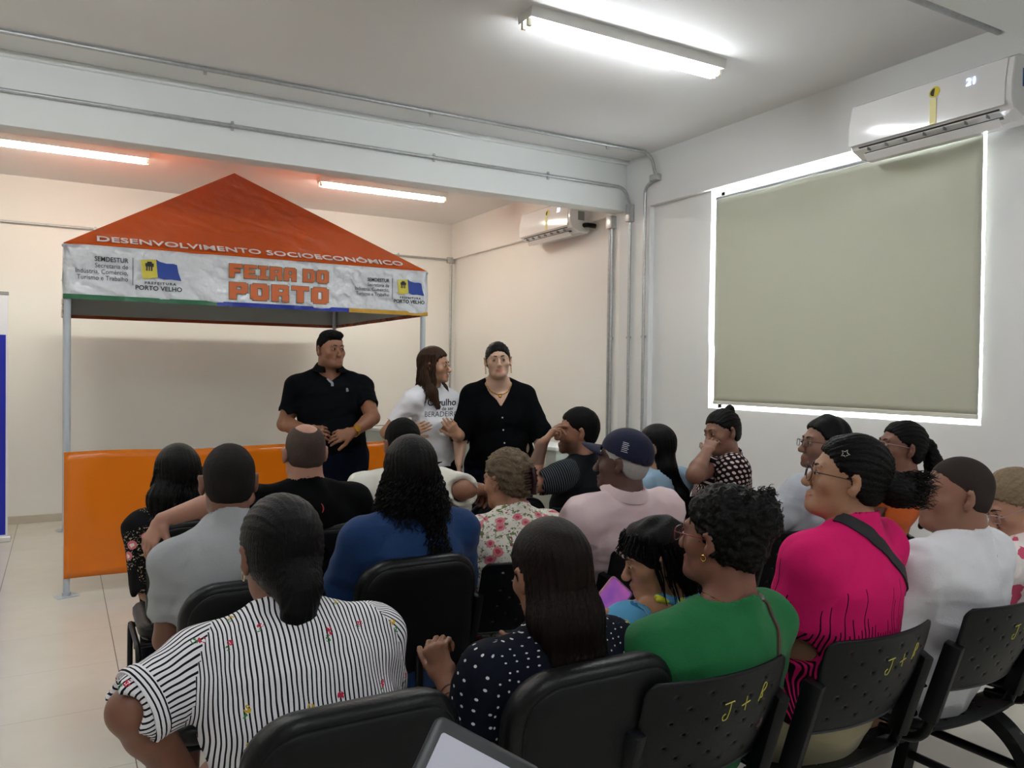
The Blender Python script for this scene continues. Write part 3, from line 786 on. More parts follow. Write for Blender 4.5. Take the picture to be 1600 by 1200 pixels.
def pattern(name, fn, weave=.15, rough=.85):
    t = NT(name); v = t.attr('cloth'); s = t.node('ShaderNodeSeparateXYZ'); t.link(v, s.inputs[0])
    t.base(fn(t, v, s.outputs[0], s.outputs[1])); t.b.inputs['Roughness'].default_value = rough
    t.b.inputs['Specular IOR Level'].default_value = .1; co = t.coord()
    t.bump(t.noise(co, 16, 4, .55), weave*1.6, .014); return t.m

def vor(t, v, scale, rnd=1, out='Distance'):
    n = t.node('ShaderNodeTexVoronoi', voronoi_dimensions='2D'); n.inputs['Scale'].default_value = scale
    n.inputs['Randomness'].default_value = rnd; t.link(v, n.inputs['Vector']); return n.outputs[out], n

def p_stripes(t, v, x, y):
    ww = t.math('MULTIPLY', t.noise(v, 9, 2), .012)
    fr = t.math('FRACT', t.math('DIVIDE', t.math('ADD', x, ww), .0098))
    st = t.math('LESS_THAN', fr, .36); c = t.mix(st, lin('e3e0e4'), lin('16161f'))
    d, n = vor(t, v, 9.5, .75); dot = t.math('LESS_THAN', d, .07)
    cc = n.outputs['Color']; sp = t.node('ShaderNodeSeparateColor'); t.link(cc, sp.inputs[0])
    pick = t.math('GREATER_THAN', sp.outputs[0], .62); fc = t.mix(pick, lin('c0304a'), lin('c9a32a'))
    nz = t.math('GREATER_THAN', t.noise(v, 150, 1), .48)
    c = t.mix(t.math('MULTIPLY', dot, nz), c, fc)
    mp = t.node('ShaderNodeMapping'); mp.inputs['Location'].default_value = (.006, .012, 0); t.link(v, mp.inputs[0])
    d2, n2 = vor(t, mp.outputs[0], 9.5, .75); g = t.math('MULTIPLY', t.math('LESS_THAN', d2, .06), t.math('GREATER_THAN', t.noise(v, 190, 1), .5))
    return t.mix(g, c, lin('3f7a4a'))
def p_polka(t, v, x, y):
    d, n = vor(t, v, 36, .42); return t.mix(t.math('LESS_THAN', d, .11), lin('10131f'), lin('d8d6d8'))
def p_lattice(t, v, x, y):
    mp = t.node('ShaderNodeMapping'); mp.inputs['Rotation'].default_value = (0, 0, .78); t.link(v, mp.inputs[0])
    d, n = vor(t, mp.outputs[0], 44, .12); return t.mix(t.math('LESS_THAN', d, .3), lin('1b1519'), lin('c9b3ad'))
def p_floral(t, v, x, y):
    n1 = t.noise(v, 46, 3, .7); c = t.mix(t.math('GREATER_THAN', n1, .56), lin('e0dcd0'), lin('6d7a4e'))
    n2 = t.noise(v, 63, 2, .7); mp = t.node('ShaderNodeMapping'); mp.inputs['Location'].default_value = (3, 5, 0); t.link(v, mp.inputs[0])
    n3 = t.noise(mp.outputs[0], 58, 3, .7); c = t.mix(t.math('GREATER_THAN', n3, .62), c, lin('8c4a5c'))
    d, n = vor(t, v, 13, .9); e = t.math('ADD', d, t.math('MULTIPLY', n2, .22))
    c = t.mix(t.math('LESS_THAN', e, .36), c, lin('d27f86')); return t.mix(t.math('LESS_THAN', e, .22), c, lin('b8475a'))
def p_darkfloral(t, v, x, y):
    d, n = vor(t, v, 7.5, .9); nz = t.noise(v, 110, 2, .7)
    a = t.math('MULTIPLY', t.math('LESS_THAN', d, .42), t.math('GREATER_THAN', nz, .6)); c = t.mix(a, lin('0f0f12'), lin('b7a584'))
    e = t.math('ADD', d, t.math('MULTIPLY', nz, .12))
    c = t.mix(t.math('LESS_THAN', e, .19), c, lin('c9707a')); return t.mix(t.math('LESS_THAN', e, .12), c, lin('e3d3c8'))
def p_kid(t, v, x, y):
    c = lin('5a9cc4'); d, n = vor(t, v, 17, 1); sp = t.node('ShaderNodeSeparateColor'); t.link(n.outputs['Color'], sp.inputs[0])
    k = t.mix(t.math('GREATER_THAN', sp.outputs[0], .5), lin('d8d23f'), lin('c98a9d')); k = t.mix(t.math('GREATER_THAN', sp.outputs[1], .75), k, lin('2f6d98'))
    e = t.math('ADD', d, t.math('MULTIPLY', t.noise(v, 60, 2), .25)); return t.mix(t.math('LESS_THAN', e, .42), c, k)
def p_magenta(t, v, x, y):
    n = t.node('ShaderNodeTexWhiteNoise', noise_dimensions='1D'); col = t.math('FLOOR', t.math('DIVIDE', t.math('ADD', x, t.math('MULTIPLY', t.noise(v, 14, 2), .01)), .0105))
    t.link(col, n.inputs['W']); r = t.math('POWER', n.outputs[0], 3.2)
    dk = t.math('LESS_THAN', y, t.math('ADD', t.math('MULTIPLY', r, .17), .835))
    fr = t.math('LESS_THAN', t.math('FRACT', t.math('DIVIDE', t.math('ADD', x, t.math('MULTIPLY', t.noise(v, 14, 2), .01)), .0105)), t.math('ADD', .25, t.math('MULTIPLY', t.math('MAXIMUM', t.math('SUBTRACT', .875, y), 0), 1.8)))
    return t.mix(t.math('MULTIPLY', dk, fr), lin('d01f66'), lin('1d0c14'))
def p_pinstripe(t, v, x, y):
    arm = t.math('GREATER_THAN', x, 3); s = t.math('LESS_THAN', t.math('FRACT', t.math('DIVIDE', y, .011)), .3)
    return t.mix(t.math('MULTIPLY', arm, s), lin('15171b'), lin('4c5157'))
def p_heather(c0, c1):
    def f(t, v, x, y):
        return t.mix(t.noise(t.coord('Object', (60, 60, 240)), 4, 3, .7), lin(c0), lin(c1))
    return f

# ------------------------------------------------------------------ the human figure
def hand_prims(W, d, n, side, curl=(.5, .5, .5, .5), s=1., thumb=.5, spread=.08, thumbdir=None):
    """W wrist, d towards the fingers, n out of the palm (the side the fingers curl to), side +1: thumb towards cross(n, d)"""
    d = unit(d); n = unit(n-d*np.dot(n, d)); x = np.cross(n, d)*side; out = []
    pb = W+d*.022*s; pe = W+d*.082*s
    out.append((('f', W, pb, .027*s, .019*s, .034*s, .016*s, x), .012)); out.append((('f', pb, pe, .034*s, .015*s, .040*s, .012*s, x), .012))
    L = (.074, .083, .077, .060); R = (.0088, .009, .0086, .0076)
    for i in range(4):
        off = (1.5-i)*.0205*s; b = W+d*(.088-.004*abs(1.2-i))*s+x*off
        dd = unit(d+x*(1.5-i)*spread); nn = n; a = 0; p = b; c = curl[i]
        for j, fr in enumerate((.45, .30, .25)):
            a += c*(1.15, 1.35, .8)[j]
            q = p+(dd*math.cos(a)+nn*math.sin(a))*L[i]*fr*s
            r0, r1 = R[i]*s*(1-.08*j), R[i]*s*(1-.08*(j+1)); out.append((('c', p, q, r0, r1), .004 if j else .007)); p = q
    tb = W+d*.025*s+x*.026*s
    t1 = unit(d*.62+x*.62+n*.35) if thumbdir is None else unit(thumbdir)
    t2 = unit(t1*(1-thumb*.3)+d*.55+n*.35*thumb-x*.25*thumb)
    m_ = tb+t1*.042*s; e = m_+t2*.032*s; f = e+unit(t2+n*.2)*.024*s
    out += [(('c', tb, m_, .0155*s, .0115*s), .008), (('c', m_, e, .0112*s, .0102*s), .004), (('c', e, f, .0102*s, .0088*s), .003)]
    return out

def head_prims(Hm, s, fem, fat=0, nose=1):
    O, R = Hm; H = lambda x, y, z: O+R@(V(x, y, z)*s)
    e = lambda c, r, k: (('e', H(*c), V(*r)*s, R), k*s)
    w = 1+.10*fat; j = (1-.06*fem+.12*fat)
    L = [e((0, -.014, .030), (.0745, .093, .086), .02), e((0, .022, -.018), (.064*w, .064, .078), .03),
         e((0, .030, -.068), (.052*j, .052, .040), .03), (('c', H(-.014*j, .076, -.096), H(.014*j, .076, -.096), .0155*s, .0155*s), .022*s)]
    for q in (-1, 1):
        L += [e((q*.042*w, .052, -.026), (.024, .024, .022), .02), e((q*.046*j, .012, -.075), (.014, .028, .022), .02),
              e((q*.011, .101, -.040), (.0085*nose, .010, .0075), .008)]
    L += [(('c', H(-.036, .078, .020), H(.036, .078, .020), .0105*s, .0105*s), .014*s),
          (('c', H(0, .084, .006), H(0, .107, -.032), .0065*s, .0105*nose*s), .012*s), e((0, .106, -.036), (.0105*nose, .010, .009), .008),
          e((0, .085, -.064), (.026, .014, .0065), .006), e((0, .084, -.076), (.022, .014, .0075), .006)]
    if fat: L += [e((0, .045, -.098), (.045, .040, .022), .03)]
    S = []
    for q in (-1, 1): S.append(e((q*.031, .099, .000), (.019, .016, .012), .012))
    S.append((('c', H(-.021, .101, -.0695), H(.021, .101, -.0695), .0022*s, .0022*s), .005*s))
    L2 = [e((q*.031, .077, -.001), (.0145, .0125, .0120), .005) for q in (-1, 1)]
    E = []
    for q in (-1, 1):
        Re = R@rotm(q*-30, 0, 0); c = H(q*.081*(.98+.04*fat), -.010, -.008)
        E.append((('e', c+R@(V(q*.004, 0, .006)*s), V(.0080, .020, .029)*s, Re@rotm(0, -12, 0)), .006*s)); E.append((('e', c+R@(V(0, .004, -.020)*s), V(.008, .012, .014)*s, R), .005*s))
    ES = [(('e', H(q*.095, .000, -.003), V(.010, .010, .015)*s, R), .004*s) for q in (-1, 1)]
    return L, S, L2, E, ES

REG = {}
def person(key, x, y, rz, head, hrot, label, skin='8a5f48', sc=1., girth=1., fem=0, fat=0, seated=True, seat=.47,
           L=None, R=None, top=None, bottom=None, shoe='16171a', shoulders=1., h=.0065, bust=0, belly=0, nb=None, group=None,
           stubble=0, tone=None, legs=None, pel=(0, 0), eyes=True, nose=1, lipc=None, sock=None, brow=True, neckw=1., hscale=None):
    """head: position of the head centre in the room; hrot: yaw/pitch/roll relative to the body; L and R: dicts with elbow,
    wrist (local or room positions), direction, palm normal, curl"""
    root = empty('person', (x, y, 0), math.radians(rz)); root['label'] = label; root['category'] = 'person'
    if group: root['group'] = group
    Wi = np.array(root.rotation_euler.to_matrix()).T; org = V(x, y, 0)
    tl_ = lambda p: Wi@(np.array(p)-org)
    if isinstance(hrot[0], str): hyaw = hrot[1]-rz; hrot = (hyaw, hrot[2], hrot[3])      # 'abs' yaw in the room
    Rh = rotm(*hrot); O = tl_(head); hs = hscale or sc
    F = Field(); pz = seat+.075 if seated else .93*sc
    P0 = V(pel[0], pel[1], pz)
    NBv = O+Rh@V(0, -.030, -.105)*hs*.55+V(0, -.028, -.115)*hs*.62
    if nb is not None: NBv = NBv+V(*nb)
    NBv = np.array(NBv); sp = NBv-P0; sl = np.linalg.norm(sp); up = unit(sp)
    g = girth; latx = V(1, 0, 0)
    fwd = unit(np.cross(up, latx)); 
    back = lambda t: P0+sp*t - fwd*(.03*math.sin(math.pi*t))*(1 if seated else -.2)
    # torso sections: t, half width, half depth, forward offset
    hipw = (.172 if fem else .158)*sc*g
    secs = [(-.08, hipw*.92, .115*sc*g, -.01), (.04, hipw, .125*sc*g, 0), (.28, (.138 if fem else .145)*sc*g, (.103+.05*belly)*sc*g, .012+.05*belly),
            (.55, (.150 if fem else .162)*sc*g, (.108+.015*belly)*sc*g, .008), (.74, (.148 if fem else .165)*sc*(.35+.65*g), .098*sc*(.4+.6*g), -.004),
            (.86, .108*sc, .070*sc, -.010)]
    pts = [(back(t)+fwd*o, w, d) for t, w, d, o in secs]
    tor = [('f', a[0], b[0], a[1], a[2], b[1], b[2], latx) for a, b in zip(pts, pts[1:])]
    # the thick flat cones end in spheres of radius 'depth': fine for the trunk
    for i, t_ in enumerate(tor): F.add(t_, .03 if i else .02)
    if bust:
        for q in (-1, 1): F.add(('e', back(.60)+fwd*(.085*sc)+latx*q*.07, V(.072, .06, .065)*sc*bust, np.eye(3)), .05)
    sw = (.168 if fem else .188)*sc*shoulders
    NB = NBv; arms = {}
    F.add(('c', NB+V(0, 0, -.02), O+Rh@V(0, -.022, -.05)*hs, .062*sc*neckw, (.052 if fem else .058)*sc*neckw), .03)
    for side, A in ((-1, L), (1, R)):
        A = dict(A or {})
        sh = NB+V(side*sw, 0, 0)-up*(.088+A.get('drop', 0))*sc+V(0, A.get('fwd', 0), A.get('lift', 0))
        w2 = A.get('world', False)
        el = A.get('elbow'); wr = A.get('wrist')
        if el is None: el = sh+V(side*.075, .11, -.26)*sc if seated else sh+V(side*.05, -.02, -.29)*sc
        elif isinstance(el, Vector): el = tl_(el)
        if wr is None: wr = el+V(-side*.045, .23, -.05)*sc if seated else el+V(-side*.0, .06, -.24)*sc
        elif isinstance(wr, Vector): wr = tl_(wr)
        el = np.array(el, float); wr = np.array(wr, float)
        if A.get('fix', True):                                       # keep human arm lengths
            el = sh+unit(el-sh)*min(max(np.linalg.norm(el-sh), .25*sc), .315*sc)
            wr = el+unit(wr-el)*min(max(np.linalg.norm(wr-el), .21*sc), .265*sc)
        ra = .050*sc*(.5+.5*g)
        F.add(('c', NB-up*.018+V(side*.03, 0, 0), sh, .048*sc, ra*1.05), .03)
        F.add(('c', sh, el, ra*1.06, ra*.80), .03)
        mid = el+(wr-el)*.28
        F.add(('c', el, mid, ra*.80, ra*.82), .015); F.add(('c', mid, wr, ra*.82, .0265*sc), .012)
        hd = A.get('hand', unit(wr-el)); hn = A.get('palm', V(-side, 0, -.3))
        if isinstance(hd, Vector): hd = Wi@np.array(hd)
        if isinstance(hn, Vector): hn = Wi@np.array(hn)
        if isinstance(A.get('thumbdir'), Vector): A['thumbdir'] = Wi@np.array(A['thumbdir'])
        arms[side] = (sh, el, wr, ra, hd, hn, A)
    # legs
    lr = .082*sc*(.55+.45*g); hips = [P0+V(q*.088*sc*g, 0, -.02) for q in (-1, 1)]; legd = []
    for i, q in enumerate((-1, 1)):
        if seated:
            kn, an, to = (legs[i] if legs else (V(q*.11, .43, seat+.02), V(q*.11, .40, .085), None))
            kn = V(*kn); an = V(*an)
        else:
            kn = V(q*.095, .02, .50*sc); an = V(q*.10, -.02, .085)
            if legs: kn, an = V(*legs[i][0]), V(*legs[i][1])
        F.add(('c', hips[i], kn, lr, lr*.68), .03); cm = kn+(an-kn)*.3+V(0, -.012, 0)
        F.add(('c', kn, cm, lr*.64, lr*.66), .02); F.add(('c', cm, an, lr*.66, .036*sc), .02)
        F.add(('c', an+V(0, -.02, -.03), an+V(0, .13, -.05), .036*sc, .026*sc), .02)
        legd.append((hips[i], kn, an))
    # head
    L1, S1, L2, E1, ES = head_prims((O, Rh), hs, fem, fat, nose)
    HF = Field()
    for p, k in L1: HF.add(p, k); F.add(p, k)
    for p, k in S1: F.sub(p, k)
    for p, k in L2: F.add(p, k)
    for p, k in E1: F.add(p, k)
    for p, k in ES: F.sub(p, k)
    for side in (-1, 1):
        sh, el, wr, ra, hd, hn, A = arms[side]
        for p, k in hand_prims(wr, np.array(hd), np.array(hn), A.get('thumbside', side), A.get('curl', (.45, .5, .55, .6)), .98*sc*(.94 if fem else 1.03), A.get('thumb', .5), A.get('spread', .06), A.get('thumbdir')): F.add(p, k)
    Vt, Q = F.mesh(h)
    # own colour of the skin: lips, beard shadow, brows, nails stay plain
    q = (Vt-O)@Rh/hs; tint = np.ones((len(Vt), 4)); ll = lipc or ((.95, .62, .62) if fem else (.93, .74, .72))
    lip = np.exp(-((q[:, 0]/.024)**4)-((q[:, 2]+.0705)/.0115)**4)*(q[:, 1] > .07)
    def blend(w, c):
        for i in range(3): tint[:, i] = tint[:, i]*(1-w)+w*c[i]*tint[:, i]
    blend(lip, ll)
    if stubble:
        st = (np.clip((-q[:, 2]-.035)/.02, 0, 1)*np.clip((q[:, 1]+.02)/.03, 0, 1)*(q[:, 2] > -.15))*(1-np.clip(lip*1.2, 0, 1))
        st *= np.clip((np.abs(q[:, 0])*.35+(-.045-q[:, 2])+.004)/.01, 0, 1)
        blend(np.clip(st, 0, 1)*stubble, (.28, .27, .28))
    if tone: 
        for w_, c_ in tone(q): blend(w_, c_)
    near = np.abs(q[:, 0]) < .12
    body = to_mesh('body', Vt, Q, skin_mat('skin '+skin, skin), root)
    at_ = body.data.attributes.new('tint', 'FLOAT_COLOR', 'POINT'); at_.data.foreach_set('color', tint.astype(np.float32).ravel())
    H = lambda a, b, c: Vector(O+Rh@(V(a, b, c)*hs))
    Rm = Matrix(Rh.tolist())
    if eyes:
        for sgn in (-1, 1):
            bm = bmesh.new(); bmesh.ops.create_uvsphere(bm, u_segments=20, v_segments=12, radius=1)
            for v in bm.verts: c = v.co; v.co = Vector((c.x*.0120, c.y*.0072, c.z*.0046*(1-.25*abs(c.x))))*hs
            o = obj('eye', bm, plain('eye white', 'a89d94', .25), root, smooth=True); o.matrix_local = Matrix.Translation(H(sgn*.031, .0842, -.0008)) @ (Rm @ rot3(sgn*-9)).to_4x4()
            bm = bmesh.new(); bmesh.ops.create_uvsphere(bm, u_segments=14, v_segments=8, radius=1)
            for v in bm.verts: c = v.co; v.co = Vector((c.x*.0060, c.y*.0026, c.z*.0046))*hs
            p = obj('iris', bm, plain('dark iris', '1c120d', .15), o, smooth=True); p.location = (0, .0062*hs, 0)
            bm = bmesh.new(); pp = [H(sgn*(.017+.029*t), .0905-.010*t*t-.003*(1-t), .0015+.0058*math.sin(math.pi*min(1, t*1.02+.05))-.002*t) for t in (i/8 for i in range(9))]
            tube(bm, pp, [.0012*hs*(1.2-abs(i-4)*.12) for i in range(9)], 6); obj('eyelash', bm, plain('dark lashes', '120c0a', .6), root, smooth=True)
            if brow:
                bm = bmesh.new(); pp = [H(sgn*(.013+.036*t), .0905-.013*t*t, .0185+.0065*math.sin(math.pi*(t*.8+.1))) for t in (i/8 for i in range(9))]
                tube(bm, pp, [(.0034 if not fem else .0031)*hs*(1.15-.9*(i/8)**2) for i in range(9)], 6); obj('eyebrow', bm, plain('dark brows', '1a120e', .7), root, smooth=True)
    D = dict(root=root, F=F, O=O, Rh=Rh, hs=hs, NB=NB, P0=P0, up=up, fwd=fwd, arms=arms, legs=legd, tor=tor, back=back, sc=sc, g=g, sw=sw, HF=HF, pts=pts, Wi=Wi, org=org, key=key, body=body, hips=hips, lr=lr, seated=seated)
    REG[key] = D
    if top: make_top(D, **top)
    if bottom: make_bottom(D, **bottom)
    if shoe: make_shoes(D, shoe)
    return D

def rot3(yaw): return Matrix.Rotation(math.radians(yaw), 3, 'Z')

def make_top(D, mat, sleeve=.55, loose=.012, arm=.012, hem=.0, neck='crew', folds=.006, h=.0075, name='shirt', skirt=0, neckr=.066, vdepth=.0, seed=1, cuff=False, sleeveflare=0, side_cap=None):
    F = Field(); sc = D['sc']; NB, up, fwd = D['NB'], D['up'], D['fwd']
    for i, t in enumerate(D['tor']):
        t = list(t); 
        for k in (3, 4, 5, 6): t[k] += loose*(1.25 if k in (3, 5) else 1)
        F.add(tuple(t), .03)
    for op, pr, k in D['F'].ops[len(D['tor']):len(D['tor'])+2]:
        if pr[0] == 'e' and k == .05: F.add(('e', pr[1], pr[2]+.008, pr[3]), .06)
    F.add(('c', NB+V(0, 0, -.03), NB+up*.02, .075*sc, .064*sc), .03)
    cones = []
    for side in (-1, 1):
        sh, el, wr, ra, hd, hn, A = D['arms'][side]
        sv = sleeve if not isinstance(sleeve, dict) else sleeve[side]
        F.add(('c', NB-up*.02+V(side*.03, 0, 0), sh, .052*sc, ra*1.08+arm), .03)
        if sv <= 0: continue
        if sv <= 1:
            e = sh+(el-sh)*sv; F.add(('c', sh, e, ra*1.06+arm, ra*.86+arm+sleeveflare), .03); ax = unit(el-sh); rE = ra*.84
            cones.append((side, sh, e))
        else:
            F.add(('c', sh, el, ra*1.06+arm, ra*.84+arm), .03); e = el+(wr-el)*(sv-1)
            F.add(('c', el, e, ra*.84+arm, ra*.84*(2-sv)+.028*(sv-1)+arm*.9+sleeveflare), .02); ax = unit(wr-el); rE = ra*(.8 if sv < 1.4 else .6)
            cones.append((side, sh, el)); cones.append((side, el, e))
        D.setdefault('cuts', {})[side] = (e, ax)
        F.sub(('f', e+ax*.045, e+ax*.0451, .13, .045, .13, .045, unit(np.cross(ax, V(.3, .5, .8)))), .004)   # flat end
        F.sub(('f', e+ax*.045, e+ax*.0451, .13, .045, .13, .045, unit(np.cross(ax, unit(np.cross(ax, V(.3, .5, .8)))))), .004)
        F.sub(('c', e-ax*.02, e+ax*.05, rE+.003, rE+.004), .006)
    if skirt: 
        for i, (hp, kn, an) in enumerate(D['legs']): F.add(('c', hp, hp+(kn-hp)*skirt, D['lr']+.02, D['lr']*.9+.02), .05)
    cutp = D['P0']+up*hem
    if not skirt: F.keep(cutp, up, .006)
    # neck opening
    nr = neckr*sc
    if neck == 'crew': F.sub(('c', NB-up*.006+fwd*.012, NB+up*.09+fwd*.02, nr*.98, nr*1.12), .010)
    elif neck == 'wide': F.sub(('f', NB+up*.004+fwd*.012, NB+up*.09+fwd*.03, nr*1.35, nr, nr*1.6, nr*1.2, V(1, 0, 0)), .008)
    elif neck == 'v':
        F.sub(('c', NB+up*.008+fwd*.01, NB+up*.09+fwd*.02, nr*.96, nr*1.05), .008)
        for i in range(25):
            k = i/24; w_ = nr*.9*(1-k)+.003; F.sub(('f', NB+fwd*.04-up*(-.01+k*(vdepth+.04)), NB+fwd*.30-up*(-.01+k*(vdepth+.04)), w_, .006, w_, .006, V(1, 0, 0)), .012)
    Vt, Q = F.mesh(h); N = vnormals(Vt, Q)
    # folds: stronger at armpits, waist and elbows
    rl = V(0, 0, 0); seedv = seed*17+3
    w = .35+0*Vt[:, 0]
    for side in (-1, 1):
        sh, el, wr, ra, hd, hn, A = D['arms'][side]
        w += .9*np.exp(-(np.linalg.norm(Vt-(sh-up*.09-V(side*.02, 0, 0)), axis=1)/.09)**2)+.7*np.exp(-(np.linalg.norm(Vt-el, axis=1)/.08)**2)
    zt = (Vt-D['P0'])@up; w += .8*np.exp(-((zt-.10)/.10)**2)
    A2 = Vt*V(1, 1, 2.2)
    n1 = 1-np.abs(wob(A2, 24, seedv, 5)); n2 = wob(Vt, 60, seedv+5, 5)
    n3 = 1-np.abs(wob(Vt*V(1.6, 1.6, .7), 30, seedv+11, 5))
    Vt = Vt+N*(folds*1.35*w*(n1*.7+n3*.5-.4)+folds*.2*n2)[:, None]
    Vt = relax(Vt, Q, 1, .4)
    ob = to_mesh(name, Vt, Q, mat, D['root'])
    # cloth coordinates per face corner
    Fc = Vt[Q].mean(1); reg = np.full(len(Q), -1)
    q = Fc-D['P0']; best = np.full(len(Q), 0.0)
    dt = np.full(len(Q), 9.)
    for t in D['tor']: dt = np.minimum(dt, sd(t, Fc))
    for i, (side, a, b) in enumerate(cones):
        dd = sd(('c', a, b, .05, .045), Fc)
        if i and cones[i-1][0] == side: mk = dd < np.where(reg == i-1, best, dt)
        else: mk = (dd < dt-.01) & (((Fc-a)@V(side, 0, 0)) > -.04)
        reg[mk] = i; best[mk] = dd[mk]
    P = Vt[Q.ravel()]; rg = np.repeat(reg, 4); C = np.zeros((len(P), 3)); m = rg == -1
    pr = P[m]-D['P0']; ang = np.arctan2(pr[:, 0], -(pr@D['fwd'])-0); ang = np.where(np.abs(pr[:, 0]) < .0, 0, ang)
    zc = pr@up; yy = -(pr@fwd); C[m, 0] = np.where(yy > -.02, pr[:, 0]*(1+.8*np.clip(np.abs(pr[:, 0])-.12, 0, 1)), np.sign(pr[:, 0])*.4-pr[:, 0]*1.1); C[m, 1] = pr[:, 2]+D['P0'][2]+np.clip((zc-.34)/.07, 0, 1)*np.clip(.10-yy, 0, .3)*.9
    off = 0.0
    for i, (side, a, b) in enumerate(cones):
        m = rg == i
        if not m.any(): continue
        ax = unit(b-a); ref = unit(np.cross(ax, V(0, 1, 0.2))); r2 = np.cross(ax, ref); pr = P[m]-a
        off0 = np.linalg.norm(cones[i-1][2]-cones[i-1][1]) if i and cones[i-1][0] == side else 0
        C[m, 0] = 5+side+np.arctan2(pr@ref, pr@r2)*.058; C[m, 1] = 1.0-(pr@ax+off0)
    a_ = ob.data.attributes.new('cloth', 'FLOAT_VECTOR', 'CORNER'); a_.data.foreach_set('vector', C.astype(np.float32).ravel())
    D['top'] = ob; D['topF'] = F
    if cuff:
        for side in (-1, 1):
            e, ax = D['cuts'][side]; sh, el, wr, ra, hd, hn, A = D['arms'][side]
            bm = bmesh.new(); r = ra*.84+arm*1.1
            prof = [(-.028, r+.002), (-.026, r+.007), (-.002, r+.009), (.004, r+.005), (.002, r-.004), (-.026, r-.004)]
            ref = unit(np.cross(ax, V(0, 1, .2))); r2 = np.cross(ax, ref); rings = []
            for k in range(28):
                th = 2*math.pi*k/28; rings.append([bm.verts.new(Vector(e+ax*p+(ref*math.cos(th)+r2*math.sin(th))*rr)) for p, rr in prof])
            for k in range(28):
                for j in range(6): bm.faces.new((rings[k][j], rings[(k+1) % 28][j], rings[(k+1) % 28][(j+1) % 6], rings[k][(j+1) % 6]))
            o = obj('cuff', bm, cloth('white cuff', 'dcd9dc') if cuff is True else cuff, ob, smooth=True)
            co = np.array([v.co for v in o.data.vertices]); pr = co-e
            cc = np.stack([pr@ax+.004*np.sin(np.arctan2(pr@ref, pr@r2)), np.arctan2(pr@ref, pr@r2)*.06, 0*(pr@ax)], 1)
            a_ = o.data.attributes.new('cloth', 'FLOAT_VECTOR', 'POINT'); a_.data.foreach_set('vector', cc.astype(np.float32).ravel())
    return ob

def make_bottom(D, mat, length=1.85, h=.010, name='trousers', skirtlike=False, folds=.006, top=.10):
    F = Field(); g, sc = D['g'], D['sc']
    for t in D['tor'][:2]:
        t = list(t)
        for k in (3, 4, 5, 6): t[k] += .006 if D['seated'] else .011
        F.add(tuple(t), .03 if D['seated'] else .05)
    for hp, kn, an in D['legs']:
        lr = D['lr']; F.add(('c', hp, kn, lr+(.012 if D['seated'] else .018), lr*.72+.014), .03 if D['seated'] else .05)
        if length > 1:
            e = kn+(an-kn)*(length-1); F.add(('c', kn, e, lr*.70+.014, .048*sc+.012), .02)
        else:
            e = hp+(kn-hp)*length
            F.keep(e, -unit(kn-hp), .004) if False else None
    F.keep(D['P0']+D['up']*top, -D['up'], .006)
    Vt, Q = F.mesh(h); N = vnormals(Vt, Q); Vt = Vt+N*(folds*(.5-np.abs(wob(Vt*V(1, 1.6, 1), 26, 9, 5))))[:, None]
    D['bottom'] = to_mesh(name, Vt, Q, mat, D['root']); return D['bottom']

def make_shoes(D, col, sole='d8d8d4'):
    for hp, kn, an in D['legs']:
        F = Field(); a = V(an[0], an[1], .05)
        F.add(('f', a+V(0, -.035, -.006), a+V(0, .06, -.012), .038, .036, .046, .030, V(1, 0, 0)), .02)
        F.add(('f', a+V(0, .06, -.012), a+V(.0, .15, -.022), .046, .030, .038, .021, V(1, 0, 0)), .02)
        F.add(('c', a+V(0, -.02, .0), a+V(0, -.01, .03), .038, .037), .02); F.keep(V(0, 0, .006), (0, 0, 1), .003)
        F.keep(a+V(0, 0, .045), (0, 0, -1), .003)
        Vt, Q = F.mesh(.008); s = to_mesh('shoe', Vt, Q, plain('shoe '+col, col, .6), D['root'])
        F = Field(); F.add(('f', V(a[0], a[1]-.035, .012), V(a[0], a[1]+.06, .012), .042, .012, .049, .012, V(1, 0, 0)), .01)
        F.add(('f', V(a[0], a[1]+.06, .012), V(a[0], a[1]+.15, .012), .049, .012, .038, .012, V(1, 0, 0)), .01)
        F.keep(V(0, 0, .002), (0, 0, 1), .002)
        Vt, Q = F.mesh(.006); to_mesh('sole', Vt, Q, plain('sole '+sole, sole, .7), s)

